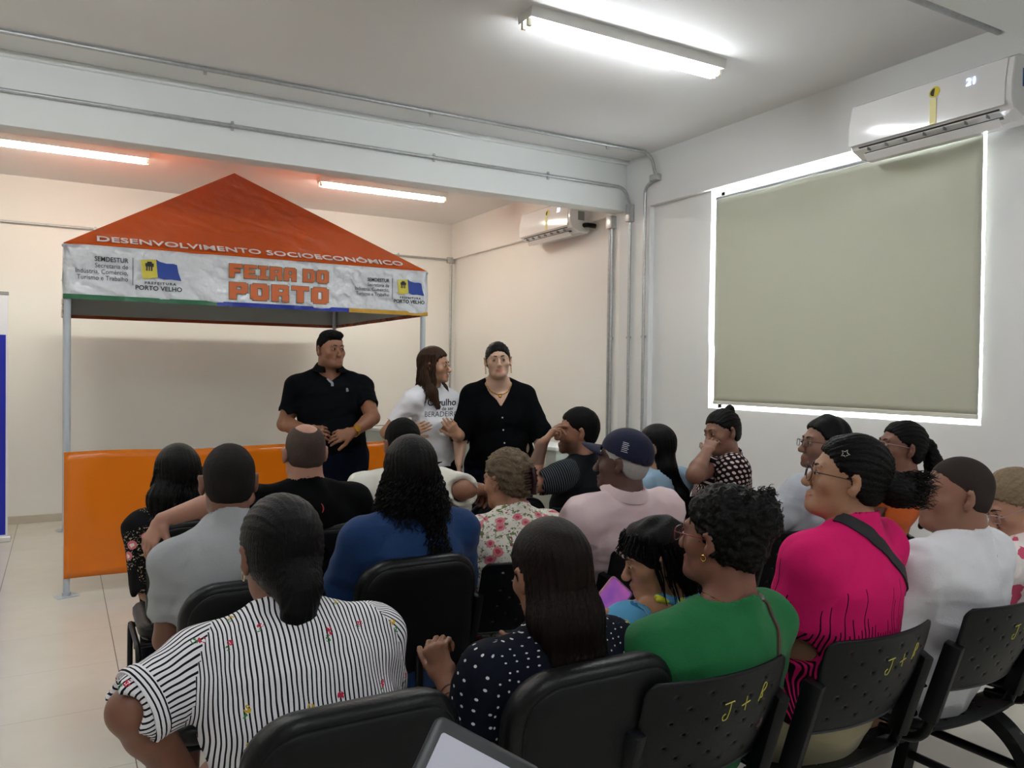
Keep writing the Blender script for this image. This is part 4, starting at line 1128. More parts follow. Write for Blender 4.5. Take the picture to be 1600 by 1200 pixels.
# ------------------------------------------------------------------ hair
HL_Y = [-.12, -.075, -.045, -.015, .012, .03, .05, .075, .095]
def hair_cap(D, t=.008, mat=None, line=None, h=.005, disp=.0015, freq=160, strands=None, extra=(), puff=None, seed=1, name='hair', earclear=True, k=.02, only_extra=False, flow=None, relaxn=0, cuts=(), bald=False):
    """hair that follows the skull; line: hairline heights along HL_Y; extra: more prims in head coordinates"""
    O, R, s = D['O'], D['Rh'], D['hs']; H = lambda p: O+R@(V(*p)*s)
    F = Field()
    if not only_extra:
        F.add(('e', H((0, -.015, .031)), V(.0745+t, .093+t*1.1, .086+t*1.15)*s, R), .02)
        F.add(('e', H((0, -.032, -.022)), V(.064+t*.8, .062+t, .055+t*.5)*s, R), .03)
        if puff: F.add(('e', H(puff[0]), V(*puff[1])*s, R), .03)
    line = line or [-.085, -.078, -.068, -.03, .012, .012, .045, .058, .064]
    for c_, r_ in (cuts if bald else ()): F.sub(('e', H(c_), V(*r_)*s, R), .006)
    def ex(Fg, ax):
        G = np.stack(np.meshgrid(*ax, indexing='ij'), -1); q = (G-O)@R/s
        ln = np.interp(q[..., 1], HL_Y, line); ln = ln-.35*np.clip(np.abs(q[..., 0])-.05, 0, .1)*(q[..., 1] > .03)
        ln = ln+.004*np.sin(q[..., 0]*210+q[..., 1]*90)*np.sin(q[..., 1]*170)
        cut = (ln-q[..., 2])*s*.8; k_ = .6*t+.006; hh = np.maximum(k_-np.abs(Fg-cut), 0)/k_
        Fg = np.maximum(Fg, cut)+hh*hh*k_*.25
        return Fg
    parts = []
    if not only_extra:
        Vt, Q = F.mesh(h, ex); parts.append((Vt, Q))
    if extra:
        F2 = Field()
        for e in extra:
            p, kk = e
            if p[0] in 'cf':
                p = list(p); p[1] = H(p[1]); p[2] = H(p[2])
                for i in ((3, 4) if p[0] == 'c' else (3, 4, 5, 6)): p[i] = p[i]*s
                if p[0] == 'f': p[7] = R@V(*p[7])
                p = tuple(p)
            elif p[0] == 'C': p = ('c', np.array(p[1], float), np.array(p[2], float), p[3], p[4])      # body coordinates
            elif p[0] == 'F': p = ('f', np.array(p[1], float), np.array(p[2], float), p[3], p[4], p[5], p[6], np.array(p[7], float))
            else: p = ('e', H(p[1]), V(*p[2])*s, R@(rotm(*p[3]) if len(p) > 3 else np.eye(3)))
            F2.add(p, kk)
        if not only_extra:
            F2.add(('e', H((0, -.02, .03)), V(.0735+t*.7, .088+t*.7, .084+t*.7)*s, R), .02)
            for c_, n_ in ((( 0, .03, 0), (0, -1, .45)),): F2.sub(('h', H(c_), R@(-unit(V(*n_)))), .01) if False else None
        for c_, r_ in cuts: F2.sub(('e', H(c_), V(*r_)*s, R), .012)
        Vt, Q = F2.mesh(h, None if only_extra else (lambda Fg, ax: ex2(Fg, ax)) if False else None); parts.append((Vt, Q))
    Vs, Qs, o = [], [], 0
    for a, b in parts: Vs.append(a); Qs.append(b+o); o += len(a)
    Vt, Q = np.concatenate(Vs), np.concatenate(Qs); N = vnormals(Vt, Q); q = (Vt-O)@R/s
    if flow == 'down':      # strands that fall: ridges around the vertical
        a = np.arctan2(q[:, 0], -q[:, 1]-.0); n = np.sin(a*38+1.5*np.sin(q[:, 2]*18+2*a))+.6*np.sin(a*71+2.3*np.sin(q[:, 2]*25)+1)+.5*np.sin(a*17+np.sin(q[:, 2]*30))
        n = n*np.clip((.1-q[:, 2])/.06, .15, 1)
    elif flow == 'back':    # combed towards the bun: ridges around the front-back axis
        a = np.arctan2(q[:, 0], q[:, 2]+.0); w0 = wob(q, 22, seed+2, 4); n = np.sin(a*31+2.6*w0)+.8*np.sin(a*57+4*w0+1)+.8*wob(q*V(1, .25, 1), 190, seed+4, 5)
    elif flow == 'curl': n = 1.6*wob(Vt, freq, seed+3, 7)+1.2*(1-2*np.abs(np.sin(3*wob(Vt, freq*.45, seed+9, 5))))
    else: n = wob(Vt, freq, seed, 6)
    Vt = Vt+N*(disp*n)[:, None]
    if relaxn: Vt = relax(Vt, Q, relaxn)
    ob = to_mesh(name, Vt, Q, mat, D['root']); D['hair'] = ob; return ob

def locks(D, starts, mat, seed=1, r=.0022, curl=.006, turns=7, name='hair_locks', seg=5, n=26, parent=None):
    """free strands: list of polylines in body coordinates; each becomes a thin tube that may coil"""
    rs = random.Random(seed); bm = bmesh.new()
    for pl in starts:
        pl = [Vector(p) for p in pl]; ph = rs.random()*6.28; tn = turns*(.8+.5*rs.random()); pts = []
        m_ = len(pl)-1
        for i in range(n+1):
            u = i/n*m_; a = min(int(u), m_-1); f = u-a
            p0, p1, p2, p3 = pl[max(a-1, 0)], pl[a], pl[a+1], pl[min(a+2, m_)]
            p = .5*((2*p1)+(p2-p0)*f+(2*p0-5*p1+4*p2-p3)*f*f+(3*p1-p0-3*p2+p3)*f**3)
            t = (p2-p1).normalized(); x = t.cross(Vector((.3, .8, .1))).normalized(); y = t.cross(x)
            c = curl*min(1, i/n*2.5); an = ph+tn*6.28*i/n
            pts.append(p+x*c*math.cos(an)+y*c*math.sin(an))
        tube(bm, pts, [r*(1-.65*(i/n)**2) for i in range(n+1)], seg)
    return obj(name, bm, mat, parent or D['hair'], smooth=True)

def decal(D, target, o, depth=.0012):
    """lay a flat mesh (in room coordinates) onto the cloth along its own -z axis"""
    pass

def on_surface(D, obj_target, origin, xdir, updir, body, size, mat, name='print', align='CENTER', offset=0, lift=.0015, xs=1, shear=0):
    """lettering laid onto a garment: origin/xdir/updir in body coordinates"""
    M = frame_mat(origin, xdir, updir); o = text(name, body, size, mat, None, Matrix.Identity(4), align, offset, xs, 0, 1, shear)
    me = o.data; bm = bmesh.new(); bm.from_mesh(me)
    bmesh.ops.triangulate(bm, faces=bm.faces)
    for _ in range(2):
        es = [e for e in bm.edges if e.calc_length() > .02]
        if es: bmesh.ops.subdivide_edges(bm, edges=es, cuts=1)
        bmesh.ops.triangulate(bm, faces=bm.faces)
    bv = BVHTree.FromPolygons([v.co[:] for v in obj_target.data.vertices], [p.vertices[:] for p in obj_target.data.polygons])
    z = Vector(M.col[2][:3])
    for v in bm.verts:
        p = M @ v.co; h_ = bv.ray_cast(p+z*.25, -z, .6)
        v.co = (h_[0]+z*lift) if h_[0] is not None else p
    bm.to_mesh(me); bm.free(); o.parent = obj_target; return o

def strap(D, target, pts, width, mat, name='strap', lift=.003, thick=.0025, n=40, center=None):
    """flat band over the garment through rough points (body coordinates), pressed onto the surface"""
    bv = BVHTree.FromPolygons([v.co[:] for v in target.data.vertices], [p.vertices[:] for p in target.data.polygons])
    pts = [Vector(p) for p in pts]; m_ = len(pts)-1; P = []
    for i in range(n+1):
        u = i/n*m_; a = min(int(u), m_-1); f = u-a; p0, p1, p2, p3 = pts[max(a-1, 0)], pts[a], pts[a+1], pts[min(a+2, m_)]
        p = .5*((2*p1)+(p2-p0)*f+(2*p0-5*p1+4*p2-p3)*f*f+(3*p1-p0-3*p2+p3)*f**3)
        h_ = bv.find_nearest(p); P.append((h_[0], h_[1]))
    bm = bmesh.new(); rings = []
    for i in range(n+1):
        t = (P[min(i+1, n)][0]-P[max(i-1, 0)][0]).normalized(); nn = sum((P[j][1] for j in range(max(0, i-3), min(n, i+3)+1)), Vector()).normalized(); b = t.cross(nn).normalized(); c = P[i][0]
        r = []
        for k in (-1, 0, 1): 
            q = c+b*k*width/2; h_ = bv.find_nearest(q); q = h_[0]+h_[1]*lift; r.append(q)
        rr = [r[0]+nn*thick, r[1]+nn*thick, r[2]+nn*thick, r[2]-nn*.002, r[0]-nn*.002]
        rings.append([bm.verts.new(q) for q in rr])
    for a, b in zip(rings, rings[1:]):
        for k in range(5): bm.faces.new((a[k], a[(k+1) % 5], b[(k+1) % 5], b[k]))
    bm.faces.new(rings[0]); bm.faces.new(rings[-1][::-1])
    return obj(name, bm, mat, target, smooth=50)

def glasses(D, frame, r=.021, round_=True, dy=0, lens=True):
    O, R, s = D['O'], D['Rh'], D['hs']; H = lambda a, b, c: Vector(O+R@(V(a, b, c)*s))
    bm = bmesh.new()
    for q in (-1, 1):
        pts = []
        for i in range(25):
            a = 2*math.pi*i/24; e = 1 if round_ else .5
            cx = abs(math.cos(a))**e*(1 if math.cos(a) >= 0 else -1); cz = abs(math.sin(a))**e*(1 if math.sin(a) >= 0 else -1)
            pts.append(H(q*.033+cx*r, .104+dy-.004*cx*q, -.004+cz*r*(.95 if round_ else .72)))
        tube(bm, pts, .0014, 6, cap=False)
        tube(bm, [H(q*(.033+r), .100+dy, .004), H(q*.074, .085, .006), H(q*.083, .03, .006), H(q*.083, -.005, .004), H(q*.082, -.02, -.012)], .0014, 6)
    tube(bm, [H(-.012, .107+dy, 0), H(0, .109+dy, .003), H(.012, .107+dy, 0)], .0012, 6)
    return obj('glasses', bm, frame, D['root'], smooth=True)

def necklace(D, r, drop, mat, thick=.0012, links=False, tilt=.02, pendant=False):
    NB, up, fwd = D['NB'], D['up'], D['fwd']; pts = []
    bv = BVHTree.FromPolygons([v.co[:] for v in D['body'].data.vertices], [p.vertices[:] for p in D['body'].data.polygons])
    for i in range(49):
        a = 2*math.pi*i/48; p = Vector(NB+up*(.028-drop*(1-math.cos(a))/2*1.0)+V(math.sin(a)*r, 0, 0)-fwd*(math.cos(a)*r)*1.0+fwd*.012)
        h_ = bv.find_nearest(p); pts.append(h_[0]+h_[1]*(thick+.001))
    for _ in range(4): pts = [(pts[i-1 if i else 47]+pts[i]*2+pts[(i+1) if i < 48 else 1])/4 for i in range(49)]
    bm = bmesh.new()
    if links:
        for i in range(48):
            a, b = pts[i], pts[i+1]; c = (a+b)/2; d = (b-a); t = d.normalized(); x = t.cross(Vector((0, 0, 1) if i % 2 else (1, .2, 0))).normalized()
            ring = [c+t*d.length*.68*math.cos(k)+x*.0045*math.sin(k) for k in (2*math.pi*j/10 for j in range(11))]
            tube(bm, ring, .0014, 5, cap=False)
    else: tube(bm, pts, thick, 6, cap=False)
    o = obj('necklace', bm, mat, D['root'], smooth=True)
    if pendant:
        bm = bmesh.new(); bmesh.ops.create_uvsphere(bm, u_segments=16, v_segments=10, radius=.011); 
        for v in bm.verts: v.co = Vector((v.co.x, v.co.y*.35, v.co.z)) 
        p = obj('pendant', bm, mat, o, smooth=True); p.location = pts[24]+Vector(fwd)*.004-Vector((0, 0, .012))
    return o

def collar(D, mat, r=.064, hgt=.032, gap=40, rise=.012, name='collar', w=1., flare=.018, parent=None, tilt=.02):
    NB, up, fwd, sc = D['NB'], D['up'], D['fwd'], D['sc']; bm = bmesh.new(); rings = []; n = 44
    prof = [(0, -.004), (.001, hgt*.9), (.005, hgt), (.010, hgt*.85), (flare, 0), (flare-.003, -.004), (.006, hgt*.7)]
    for i in range(n+1):
        a = math.radians(-180+gap+(360-2*gap)*i/n); d = V(math.sin(a)*w, 0, 0)-fwd*math.cos(a); fr = (1-math.cos(a))/2
        c = NB+up*(rise-tilt*fr*1.6)+fwd*(.010+.012*fr)
        rings.append([bm.verts.new(Vector(c+d*(r*sc+q*(1+fr*.6))+up*z*(1-.15*fr))) for q, z in prof])
    for a, b in zip(rings, rings[1:]):
        for k in range(len(prof)): bm.faces.new((a[k], a[(k+1) % len(prof)], b[(k+1) % len(prof)], b[k]))
    bm.faces.new(rings[0]); bm.faces.new(rings[-1][::-1])
    return obj(name, bm, mat, parent or D['top'], smooth=50)

def falls(D, n, a0, a1, z0, z1, r0, r1, seed=1, y0=-.01, sq=1., jit=.012, zj=.05):
    """rough guide lines for strands that fall round the head; angles from the back (0), head coordinates -> body"""
    rs = random.Random(seed); out = []; O, R, s = D['O'], D['Rh'], D['hs']
    for i in range(n):
        a = math.radians(a0+(a1-a0)*rs.random()); ze = z1+zj*(rs.random()-.3); pl = []
        for k in range(5):
            t = k/4; rr = r0+(r1-r0)*t; rr += jit*(rs.random()-.4); z = z0+(ze-z0)*t
            p = O+R@(V(math.sin(a)*rr, y0-math.cos(a)*rr*sq, z if k else z)*s)
            pl.append(p)
        out.append(pl)
    return out

def ear_ring(D, side, r=.012, mat=None, drop=.035):
    O, R, s = D['O'], D['Rh'], D['hs']; c = Vector(O+R@(V(side*.082, .004, -drop-r)*s)); bm = bmesh.new()
    pts = [c+Vector(R@V(.15*r*math.cos(a), r*math.cos(a), r*math.sin(a))) for a in (2*math.pi*i/20 for i in range(21))]
    tube(bm, pts, .0014, 6, cap=False); return obj('earring', bm, mat or M_gold, D['root'], smooth=True)
# ------------------------------------------------------------------ chairs
M_foam = plain('black upholstery', '0a0b0d', .38, bump=.12, bscale=120, spec=.26)
M_shell = plain('dark grey seat shell', '0f1012', .5, spec=.2, bump=.08, bscale=160)
def padded_chair(x, y, label, rz=0, rim=None, group='padded black chairs'):
    """y is the rear face of the backrest"""
    e = empty('padded_chair', (x, y, 0), math.radians(rz))
    bendf = lambda hz: (lambda px, py, pz: (px, py+.55*px*px - .16*(pz+hz-.45)+.03, pz+hz))
    bm = bmesh.new()
    pad(bm, .425, .41, (.11, .11, .07, .07), [(.05, .068), (.02, .066), (.005, .055), (0, .035), (0, .018), (.006, .004), (.018, -.004), (.024, -.005)], 8, bendf(.705), True, True)
    obj('backrest', bm, M_foam, e, smooth=60)
    bm = bmesh.new()
    pad(bm, .425, .41, (.11, .11, .07, .07), [(.022, .002), (.022, -.008), (.026, -.012), (.036, -.016), (.06, -.017)], 8, bendf(.705), True, True)
    obj('back_shell', bm, M_shell, e, smooth=60)
    bm = bmesh.new()
    sf = lambda px, py, pz: (px, pz+.30, .46-py-.35*px*px*0)
    pad(bm, .46, .44, (.06, .06, .09, .09), [(.04, -.012), (.012, -.010), (0, .004), (0, .03), (.012, .048), (.03, .052)], 8, sf)
    obj('seat', bm, M_foam, e, smooth=60)
    for s in (-1, 1):
        bm = bmesh.new(); tube(bm, bend([(s*.238, .02, .0), (s*.238, .045, .40), (s*.238, .47, .40), (s*.238, .50, .0)], .06), .0115, 10)
        obj('leg_frame', bm, M_blackmetal, e, smooth=True)
    bm = bmesh.new(); tube(bm, [(-.25, .12, .395), (.25, .12, .395)], .0115, 10); tube(bm, [(-.25, .42, .395), (.25, .42, .395)], .0115, 10); obj('crossbar', bm, M_blackmetal, e, smooth=True)
    bm = bmesh.new()
    tube(bm, bend([(-.0, .20, .40), (0, -.01+.0, .40), (0, -.0, .60)], .05), .014, 10); obj('back_bracket', bm, M_blackmetal, e, smooth=True)
    tag(e, label, 'chair', group); return e

M_perf = plain('black perforated plastic', '0b0d10', .42, bump=.1, bscale=350, spec=.22)
M_chalk = plain('yellow paint marker', 'b9b04a', .6)
SCR = {'J': [[(-.5, .9), (.55, 1.0)], [(.2, .95), (.22, .3), (.1, -.35), (-.35, -.4), (-.5, 0), (-.2, .15)]], '+': [[(0, .7), (.1, -.4)], [(-.45, .05), (.55, .25)]],
       'P': [[(-.2, -.5), (.0, .3), (.15, .9), (.6, .8), (.55, .35), (.05, .15)], [(-.1, -.2), (.25, -.3), (.2, .1), (-.1, .1)]],
       '6': [[(.3, 1.0), (-.1, .5), (-.25, -.1), (.1, -.4), (.4, -.1), (.2, .2), (-.2, .1)]], '8': [[(.35, .8), (0, .9), (-.1, .5), (.3, .2), (.25, -.35), (-.15, -.3), (0, .15), (.4, .5), (.35, .8)]]}
def beam_seat(x0, y, xs, legs, labels, label, scrib):
    e = empty('beam_seating', (x0, y, 0)); 
    def shell(bm, W, Hh, fpos, hole=None, nx=44, ny=34):
        g = [[None]*(ny+1) for _ in range(nx+1)]
        for i in range(nx+1):
            for j in range(ny+1):
                u, v = -1+2*i/nx, j/ny; r = .16
                # rounded corners: squeeze the rows near the top and bottom
                ax = W/2*(1-.10*max(0, (abs(v-.5)*2-.80)/.20)**2)
                g[i][j] = bm.verts.new(fpos(u*ax, v))
        for i in range(nx):
            for j in range(ny):
                if hole and hole(i, j): continue
                bm.faces.new((g[i][j], g[i+1][j], g[i+1][j+1], g[i][j+1]))
        for v in [v for v in bm.verts if not v.link_faces]: bm.verts.remove(v)
    hs_ = {(7+a*9, 5+b*8) for a in range(4) for b in range(4)} | {(11+a*9, 9+b*8) for a in range(4) for b in range(3)}
    hs_ = {(i, j) for i, j in hs_ if i < 42 and j < 32}
    for n, x in enumerate(xs):
        dx = x-x0
        bf = lambda px, v: (dx+px, .03+.9*px*px*1.0-.075*v*v*0-.10*v+.012*math.sin(math.pi*v)*-1, .592+.268*v)
        bm = bmesh.new(); shell(bm, .425, .268, bf, lambda i, j: (i, j) in hs_ or (i+1, j) in hs_ and False)
        b = obj('backrest', bm, M_perf, e, smooth=True, recalc=False); md = b.modifiers.new('s', 'SOLIDIFY'); md.thickness = .007; md.offset = 0
        bm = bmesh.new(); rim = [bf(-.2125+.425*k/16, -.005) for k in range(17)]; tube(bm, rim, .006, 8)
        obj('backrest_edge', bm, plain('greyish plastic edge', '1d2127', .4), e, smooth=True)
        sf = lambda px, v: (dx+px, .05+.42*v, .455+.5*px*px*.6-.02*math.sin(math.pi*v)+(.03*max(0, .2-v)*5*.5)-.04*max(0, v-.85)*4)
        bm = bmesh.new(); shell(bm, .44, .42, sf, lambda i, j: (i, j) in hs_)
        b2 = obj('seat', bm, M_perf, e, smooth=True, recalc=False); md = b2.modifiers.new('s', 'SOLIDIFY'); md.thickness = .008; md.offset = 0
        for s in (-1, 1):
            bm = bmesh.new()
            Mx = Matrix.Translation((dx+s*.222, .062, .0)) @ Matrix.Rotation(math.radians(17), 4, 'X') 
            Mx = Matrix.Translation((dx+s*.222, .035, .63)) @ Matrix.Rotation(math.radians(17), 4, 'X') @ Matrix.Rotation(math.radians(-s*14), 4, 'Z')
            box(bm, -.017, .017, -.026, .024, -.13, .13, .006, Mx)
            obj('back_socket', bm, M_black, e, smooth=30)
            bm = bmesh.new(); tube(bm, bend([(dx+s*.220, .04, .60), (dx+s*.215, .09, .43), (dx+s*.20, .24, .415)], .07), .015, 10)
            obj('back_support', bm, M_blackmetal, e, smooth=True)
        if scrib and scrib[n]:
            bv = bf
            for ci, ch in enumerate(scrib[n]):
                bm = bmesh.new()
                for st in SCR[ch]:
                    pts = []
                    for a, c in st:
                        px = .035+ci*.056+a*.027-.03; v = .62+(c*.033+ci*.012)/.268; p = Vector(bf(px, v)); pts.append(p+Vector((0, -.0042, 0)))
                    pts = [q for q in bend(pts, .006, 3)]
                    tube(bm, pts, .0013, 5)
                obj('marker_scribble', bm, M_chalk, b, smooth=True)
    bm = bmesh.new(); box(bm, min(xs)-x0-.2, max(xs)-x0+.2, .215, .265, .355, .405, .005); obj('beam', bm, M_blackmetal, e, smooth=30)
    for x in legs:
        dx = x-x0; bm = bmesh.new()
        prof = bend([(dx, .50, .015), (dx, .44, .30), (dx, .33, .385), (dx, .17, .385), (dx, .06, .30), (dx, -.02, .015)], .09, 6)
        # flat box section leg
        rings = []
        for i, p in enumerate(prof):
            t = (prof[min(i+1, len(prof)-1)]-prof[max(i-1, 0)]).normalized(); nrm = Vector((0, -t.z, t.y)); w, d = .03, .022
            rings.append([bm.verts.new(p+Vector((a*w, 0, 0))+nrm*b_*d) for a, b_ in ((-1, -1), (1, -1), (1, 1), (-1, 1))])
        for a, b_ in zip(rings, rings[1:]):
            for k in range(4): bm.faces.new((a[k], a[(k+1) % 4], b_[(k+1) % 4], b_[k]))
        bm.faces.new(rings[0]); bm.faces.new(rings[-1][::-1]); obj('leg', bm, M_blackmetal, e, smooth=30)
        for z in (.12, .24):
            yf, yr = .50-(z/.3)*.06, -.02+(z/.3)*.08
            bm = bmesh.new(); tube(bm, [(dx, yr, z), (dx, yf, z)], .016, 10); obj('stretcher', bm, M_blackmetal, e, smooth=True)
    tag(e, label, 'chair row', 'black perforated chair rows'); return e

YP4, YP3, YP2 = 1.33, 2.36, 3.14
padded_chair(.485, 1.40, 'black padded chair behind the woman in the striped shirt')
padded_chair(at(926, 1060, 1.70).x, at(926, 1060, 1.70).y-.02, 'black padded chair behind the woman in the white dotted dark blouse')
padded_chair(.50, 2.36, 'black padded chair of the young man in the grey T-shirt')
padded_chair(1.03, 2.40, 'black padded chair of the woman in the blue blouse')
padded_chair(.90, 3.08, 'black padded chair of the bald man in the black T-shirt')
padded_chair(.51, 3.38, 'black padded chair of the woman in the dark embroidered blouse')
padded_chair(1.36, 3.36, 'black padded chair of the man in the cream shirt')
padded_chair(1.88, 3.30, 'empty black padded chair whose backrest the cream-shirted man leans his arm on')
beam_seat(2.13, 1.33, [1.29, 1.86, 2.45, 3.03], [1.575, 2.74], None, 'black perforated chair row marked J+P nearest the camera, seating the woman in green', ['J+P', 'J+P', 'J+P', 'J+P'])
beam_seat(1.74, 2.42, [1.47, 2.02], [1.745], None, 'black perforated chair pair under the floral blouse woman and the man in the cap', ['J+8', None])
beam_seat(3.05, 2.36, [2.77, 3.34], [3.055], None, 'black perforated chair pair marked J+6 under the man in the light grey T-shirt', ['J+6', 'J+P'])
beam_seat(2.84, 3.26, [2.27, 2.84, 3.41], [2.555, 3.12], None, 'black perforated chair row by the wall pipes, nearest the presenters', [None, None, None])
# ------------------------------------------------------------------ the people
HB = hair_mat('black hair', '010102', '0b0a0b', rough=.36); HBb = hair_mat('black hair combed back', '020202', '0f0d0d', (220, 18, 220))
HBs = hair_mat('short black hair', '030303', '0c0b0b', (300, 300, 300), .75, .5)
HC = hair_mat('curly black hair', '020202', '0f0c0c', (150, 150, 60), .4, .7, .05)
HM = hair_mat('dark brown straight hair', '040202', '1c0f0b', (300, 300, 10), .35)
HBr = hair_mat('brown highlighted hair', '0b0706', '4b3222', (260, 260, 12)); HG = hair_mat('greying blond hair', '33291f', '85735c', (200, 60, 200), .6, .6, .03)
HBl = hair_mat('dark blond hair', '5b4a39', 'a08b70', (200, 30, 200), .5)
HW = hair_mat('short white hair', '8c8a86', 'c4c1bb', (400, 400, 400), .8, .5)
BUZZ = hair_mat('shaved dark hair', '231c1b', '3c302d', (500, 500, 500), .7, .2)
DK = cloth('dark trousers', '0d0f14'); JN = cloth('navy jeans', '0b1322', weave=.25); KH = cloth('khaki cotton trousers', 'a39a7d', weave=.2)
BK = cloth('black cotton', '07080a', var=.2)

def plan_seat(cx, cy, dx=0, dy=.19): return cx+dx, cy+dy

# --- nearest row
A = person('A', .46, 1.62, 0, at(437, 862, 1.77), (10, -6, 0), 'person in a white shirt with thin black stripes, black hair tied low, hand on hip', skin='7d5340', fem=1, girth=1.18, h=.006,
    L=dict(elbow=at(205, 1110, 1.52), wrist=Vector((.235, 1.725, .66)), hand=V(.55, .8, -.25), palm=V(.1, -.2, -1), fix=False), R=dict(),
    top=dict(mat=pattern('striped shirt cloth', p_stripes), sleeve=.92, loose=.014, arm=.022, hem=-.05, folds=.008, h=.006, cuff=pattern('striped cuff cloth', p_stripes), seed=1, neckr=.060),
    bottom=dict(mat=DK), shoulders=1.06)
hair_cap(A, .012, HB, line=[-.11, -.10, -.095, -.075, .0, .02, .045, .055, .06], disp=.0007, flow='back', h=.0045,
    extra=[(('e', (.0, -.10, -.075), (.050, .042, .045)), .02), (('e', (-.012, -.115, -.115), (.04, .03, .038)), .02), (('e', (0, -.05, -.03), (.07, .07, .07)), .03)])
ear_ring(A, -1, .011, plain('pale gold', 'cbb98c', .25, 1), .03)

B = person('B', 1.00, 1.64, 4, at(858, 895, 1.86), (-2, -10, 0), 'person in a dark blouse with small white dots, straight dark brown hair over the shoulders', skin='8a5f48', fem=1, girth=1.12, h=.006,
    L=dict(elbow=at(740, 1150, 1.76), wrist=at(697, 1062, 1.86), hand=V(-.15, .45, .85), palm=V(.8, .5, .1), curl=(.8, .95, 1., 1.05), thumb=.2, fix=False),
    R=dict(wrist=at(752, 1010, 2.05), hand=V(-.6, .3, .7), palm=V(-.3, .8, 0), curl=(.7, .8, .8, .8)),
    top=dict(mat=pattern('dotted blouse cloth', p_polka), sleeve=.72, loose=.012, arm=.02, hem=-.1, folds=.006, h=.0065, sleeveflare=.012, seed=2, neckr=.06),
    bottom=dict(mat=BK))
hair_cap(B, .013, HM, line=[-.5, -.5, -.12, -.08, -.03, .0, .045, .06, .066], disp=.0016, flow='down', h=.005,
    extra=[(('f', (0, -.035, .0), (0, -.055, -.10), .083, .072, .088, .062, (1, 0, 0)), .03), (('f', (0, -.055, -.10), (.0, -.088, -.185), .088, .058, .078, .026, (1, 0, 0)), .03),
           (('f', (.03, -.07, -.17), (.035, -.088, -.235), .045, .022, .022, .008, (1, 0, 0)), .02)])
locks(B, falls(B, 150, -80, 80, -.03, -.215, .083, .092, 4, -.02, .85, .012, .07), HM, 5, r=.0022, curl=.0012, turns=1, n=12)
bm = bmesh.new()
sh, el, wr, ra, hd, hn, _ = B['arms'][-1]; ax = unit(wr-el); ref = unit(np.cross(ax, V(0, 1, .2))); r2 = np.cross(ax, ref)
for k, (off, rr, th) in enumerate(((.035, .031, .0022), (.05, .033, .0022), (.062, .035, .003))):
    tube(bm, [Vector(wr-ax*off+(ref*math.cos(a)+r2*math.sin(a))*rr+ax*.006*math.sin(a*2+k)) for a in (2*math.pi*i/24 for i in range(25))], th, 6, cap=False)
obj('bracelet', bm, plain('brown leather cord', '4a3028', .5), B['root'], smooth=True)

Cc = person('C', 1.33, 1.58, 0, at(1128, 838, 1.97), ('abs', 18, 2, 0), 'person in a green blouse with full dark hair in a bun and red glasses', skin='7b5040', fem=1, fat=.4, girth=1.22, h=.006,
    L=dict(drop=.03, elbow=at(1008, 1050, 1.93), wrist=at(985, 1000, 2.15), hand=V(.1, 1, .1), palm=V(.8, 0, -.4)), R=dict(),
    top=dict(mat=cloth('green cotton', '1f6b3c', weave=.2), sleeve=.9, loose=.016, arm=.024, hem=.06, neck='wide', folds=.010, h=.0065, seed=3, neckr=.062),
    bottom=dict(mat=JN, top=.14), shoulders=.98, neckw=1.08, nb=(0, 0, -.03))
hair_cap(Cc, .014, HC, line=[-.075, -.07, -.06, -.045, .0, .012, .045, .06, .066], disp=.0022, flow='curl', freq=190, h=.0048,
    extra=[(('e', (.012, -.085, .055), (.068, .058, .062)), .03), (('e', (.0, -.06, -.02), (.07, .06, .055)), .03), (('e', (0, -.01, .075), (.06, .07, .045)), .03)])
locks(Cc, [[Cc['O']+Cc['Rh']@V(math.sin(a)*q*.06+.012, -.085-math.cos(a)*.05*q*abs(math.sin(b)), .06+.06*math.cos(b)*q) for q in (.85, 1.05, 1.22)] for a, b in ((random.Random(i).random()*6.28, random.Random(i+99).random()*3) for i in range(110))], HC, 3, r=.0016, curl=.005, turns=1.5, n=9)
glasses(Cc, plain('red glasses frame', '7e1c24', .3), .024, False)
ear_ring(Cc, -1, .007)
necklace(Cc, .062, .03, M_gold, .001)
strap(Cc, Cc['top'], [Cc['NB']+V(.065, -.0, .03), Cc['NB']+V(.085, -.08, -.03), Cc['NB']+V(.07, -.14, -.13), Cc['NB']+V(.045, -.14, -.22), Cc['NB']+V(.03, -.15, -.30)], .012, plain('brown leather strap', '4a352f', .5), 'bag_strap')

D_ = person('D', 1.36, 1.80, 20, at(1024, 872, 2.18), ('abs', 62, -14, 0), 'person, a child in a bright blue printed shirt with shaggy black hair, holding a phone', skin='a87a5e', sc=.72, hscale=.88, girth=1.0, h=.0055, seat=.60,
    L=dict(elbow=at(955, 990, 2.12), wrist=at(938, 962, 2.25), hand=V(-.3, .8, .5), palm=V(.7, .2, .5), curl=(.4, .4, .4, .4)), R=dict(elbow=at(985, 995, 2.0), wrist=at(962, 966, 2.1), hand=V(-.3, .7, .6), palm=V(-.8, .3, .4), curl=(.5, .5, .5, .5)),
    top=dict(mat=pattern('blue printed cloth', p_kid), sleeve=.75, loose=.014, arm=.02, hem=-.06, folds=.005, h=.006, seed=4), bottom=dict(mat=JN, length=1.5),
    legs=[(V(-.07, .28, .60), V(-.07, .32, .30), 0), (V(.07, .28, .60), V(.07, .32, .30), 0)], shoe=None)
hair_cap(D_, .016, HB, line=[-.10, -.10, -.09, -.05, .012, .02, .03, .03, .03], disp=.004, freq=90, h=.005,
    extra=[(('e', (0, -.075, -.055), (.062, .045, .06)), .03), (('e', (0, .045, .062), (.062, .045, .03)), .02), (('e', (0, -.09, -.105), (.042, .02, .035)), .03), (('e', (-.05, .02, .03), (.03, .04, .04)), .02), (('e', (.05, .02, .03), (.03, .04, .04)), .02)])
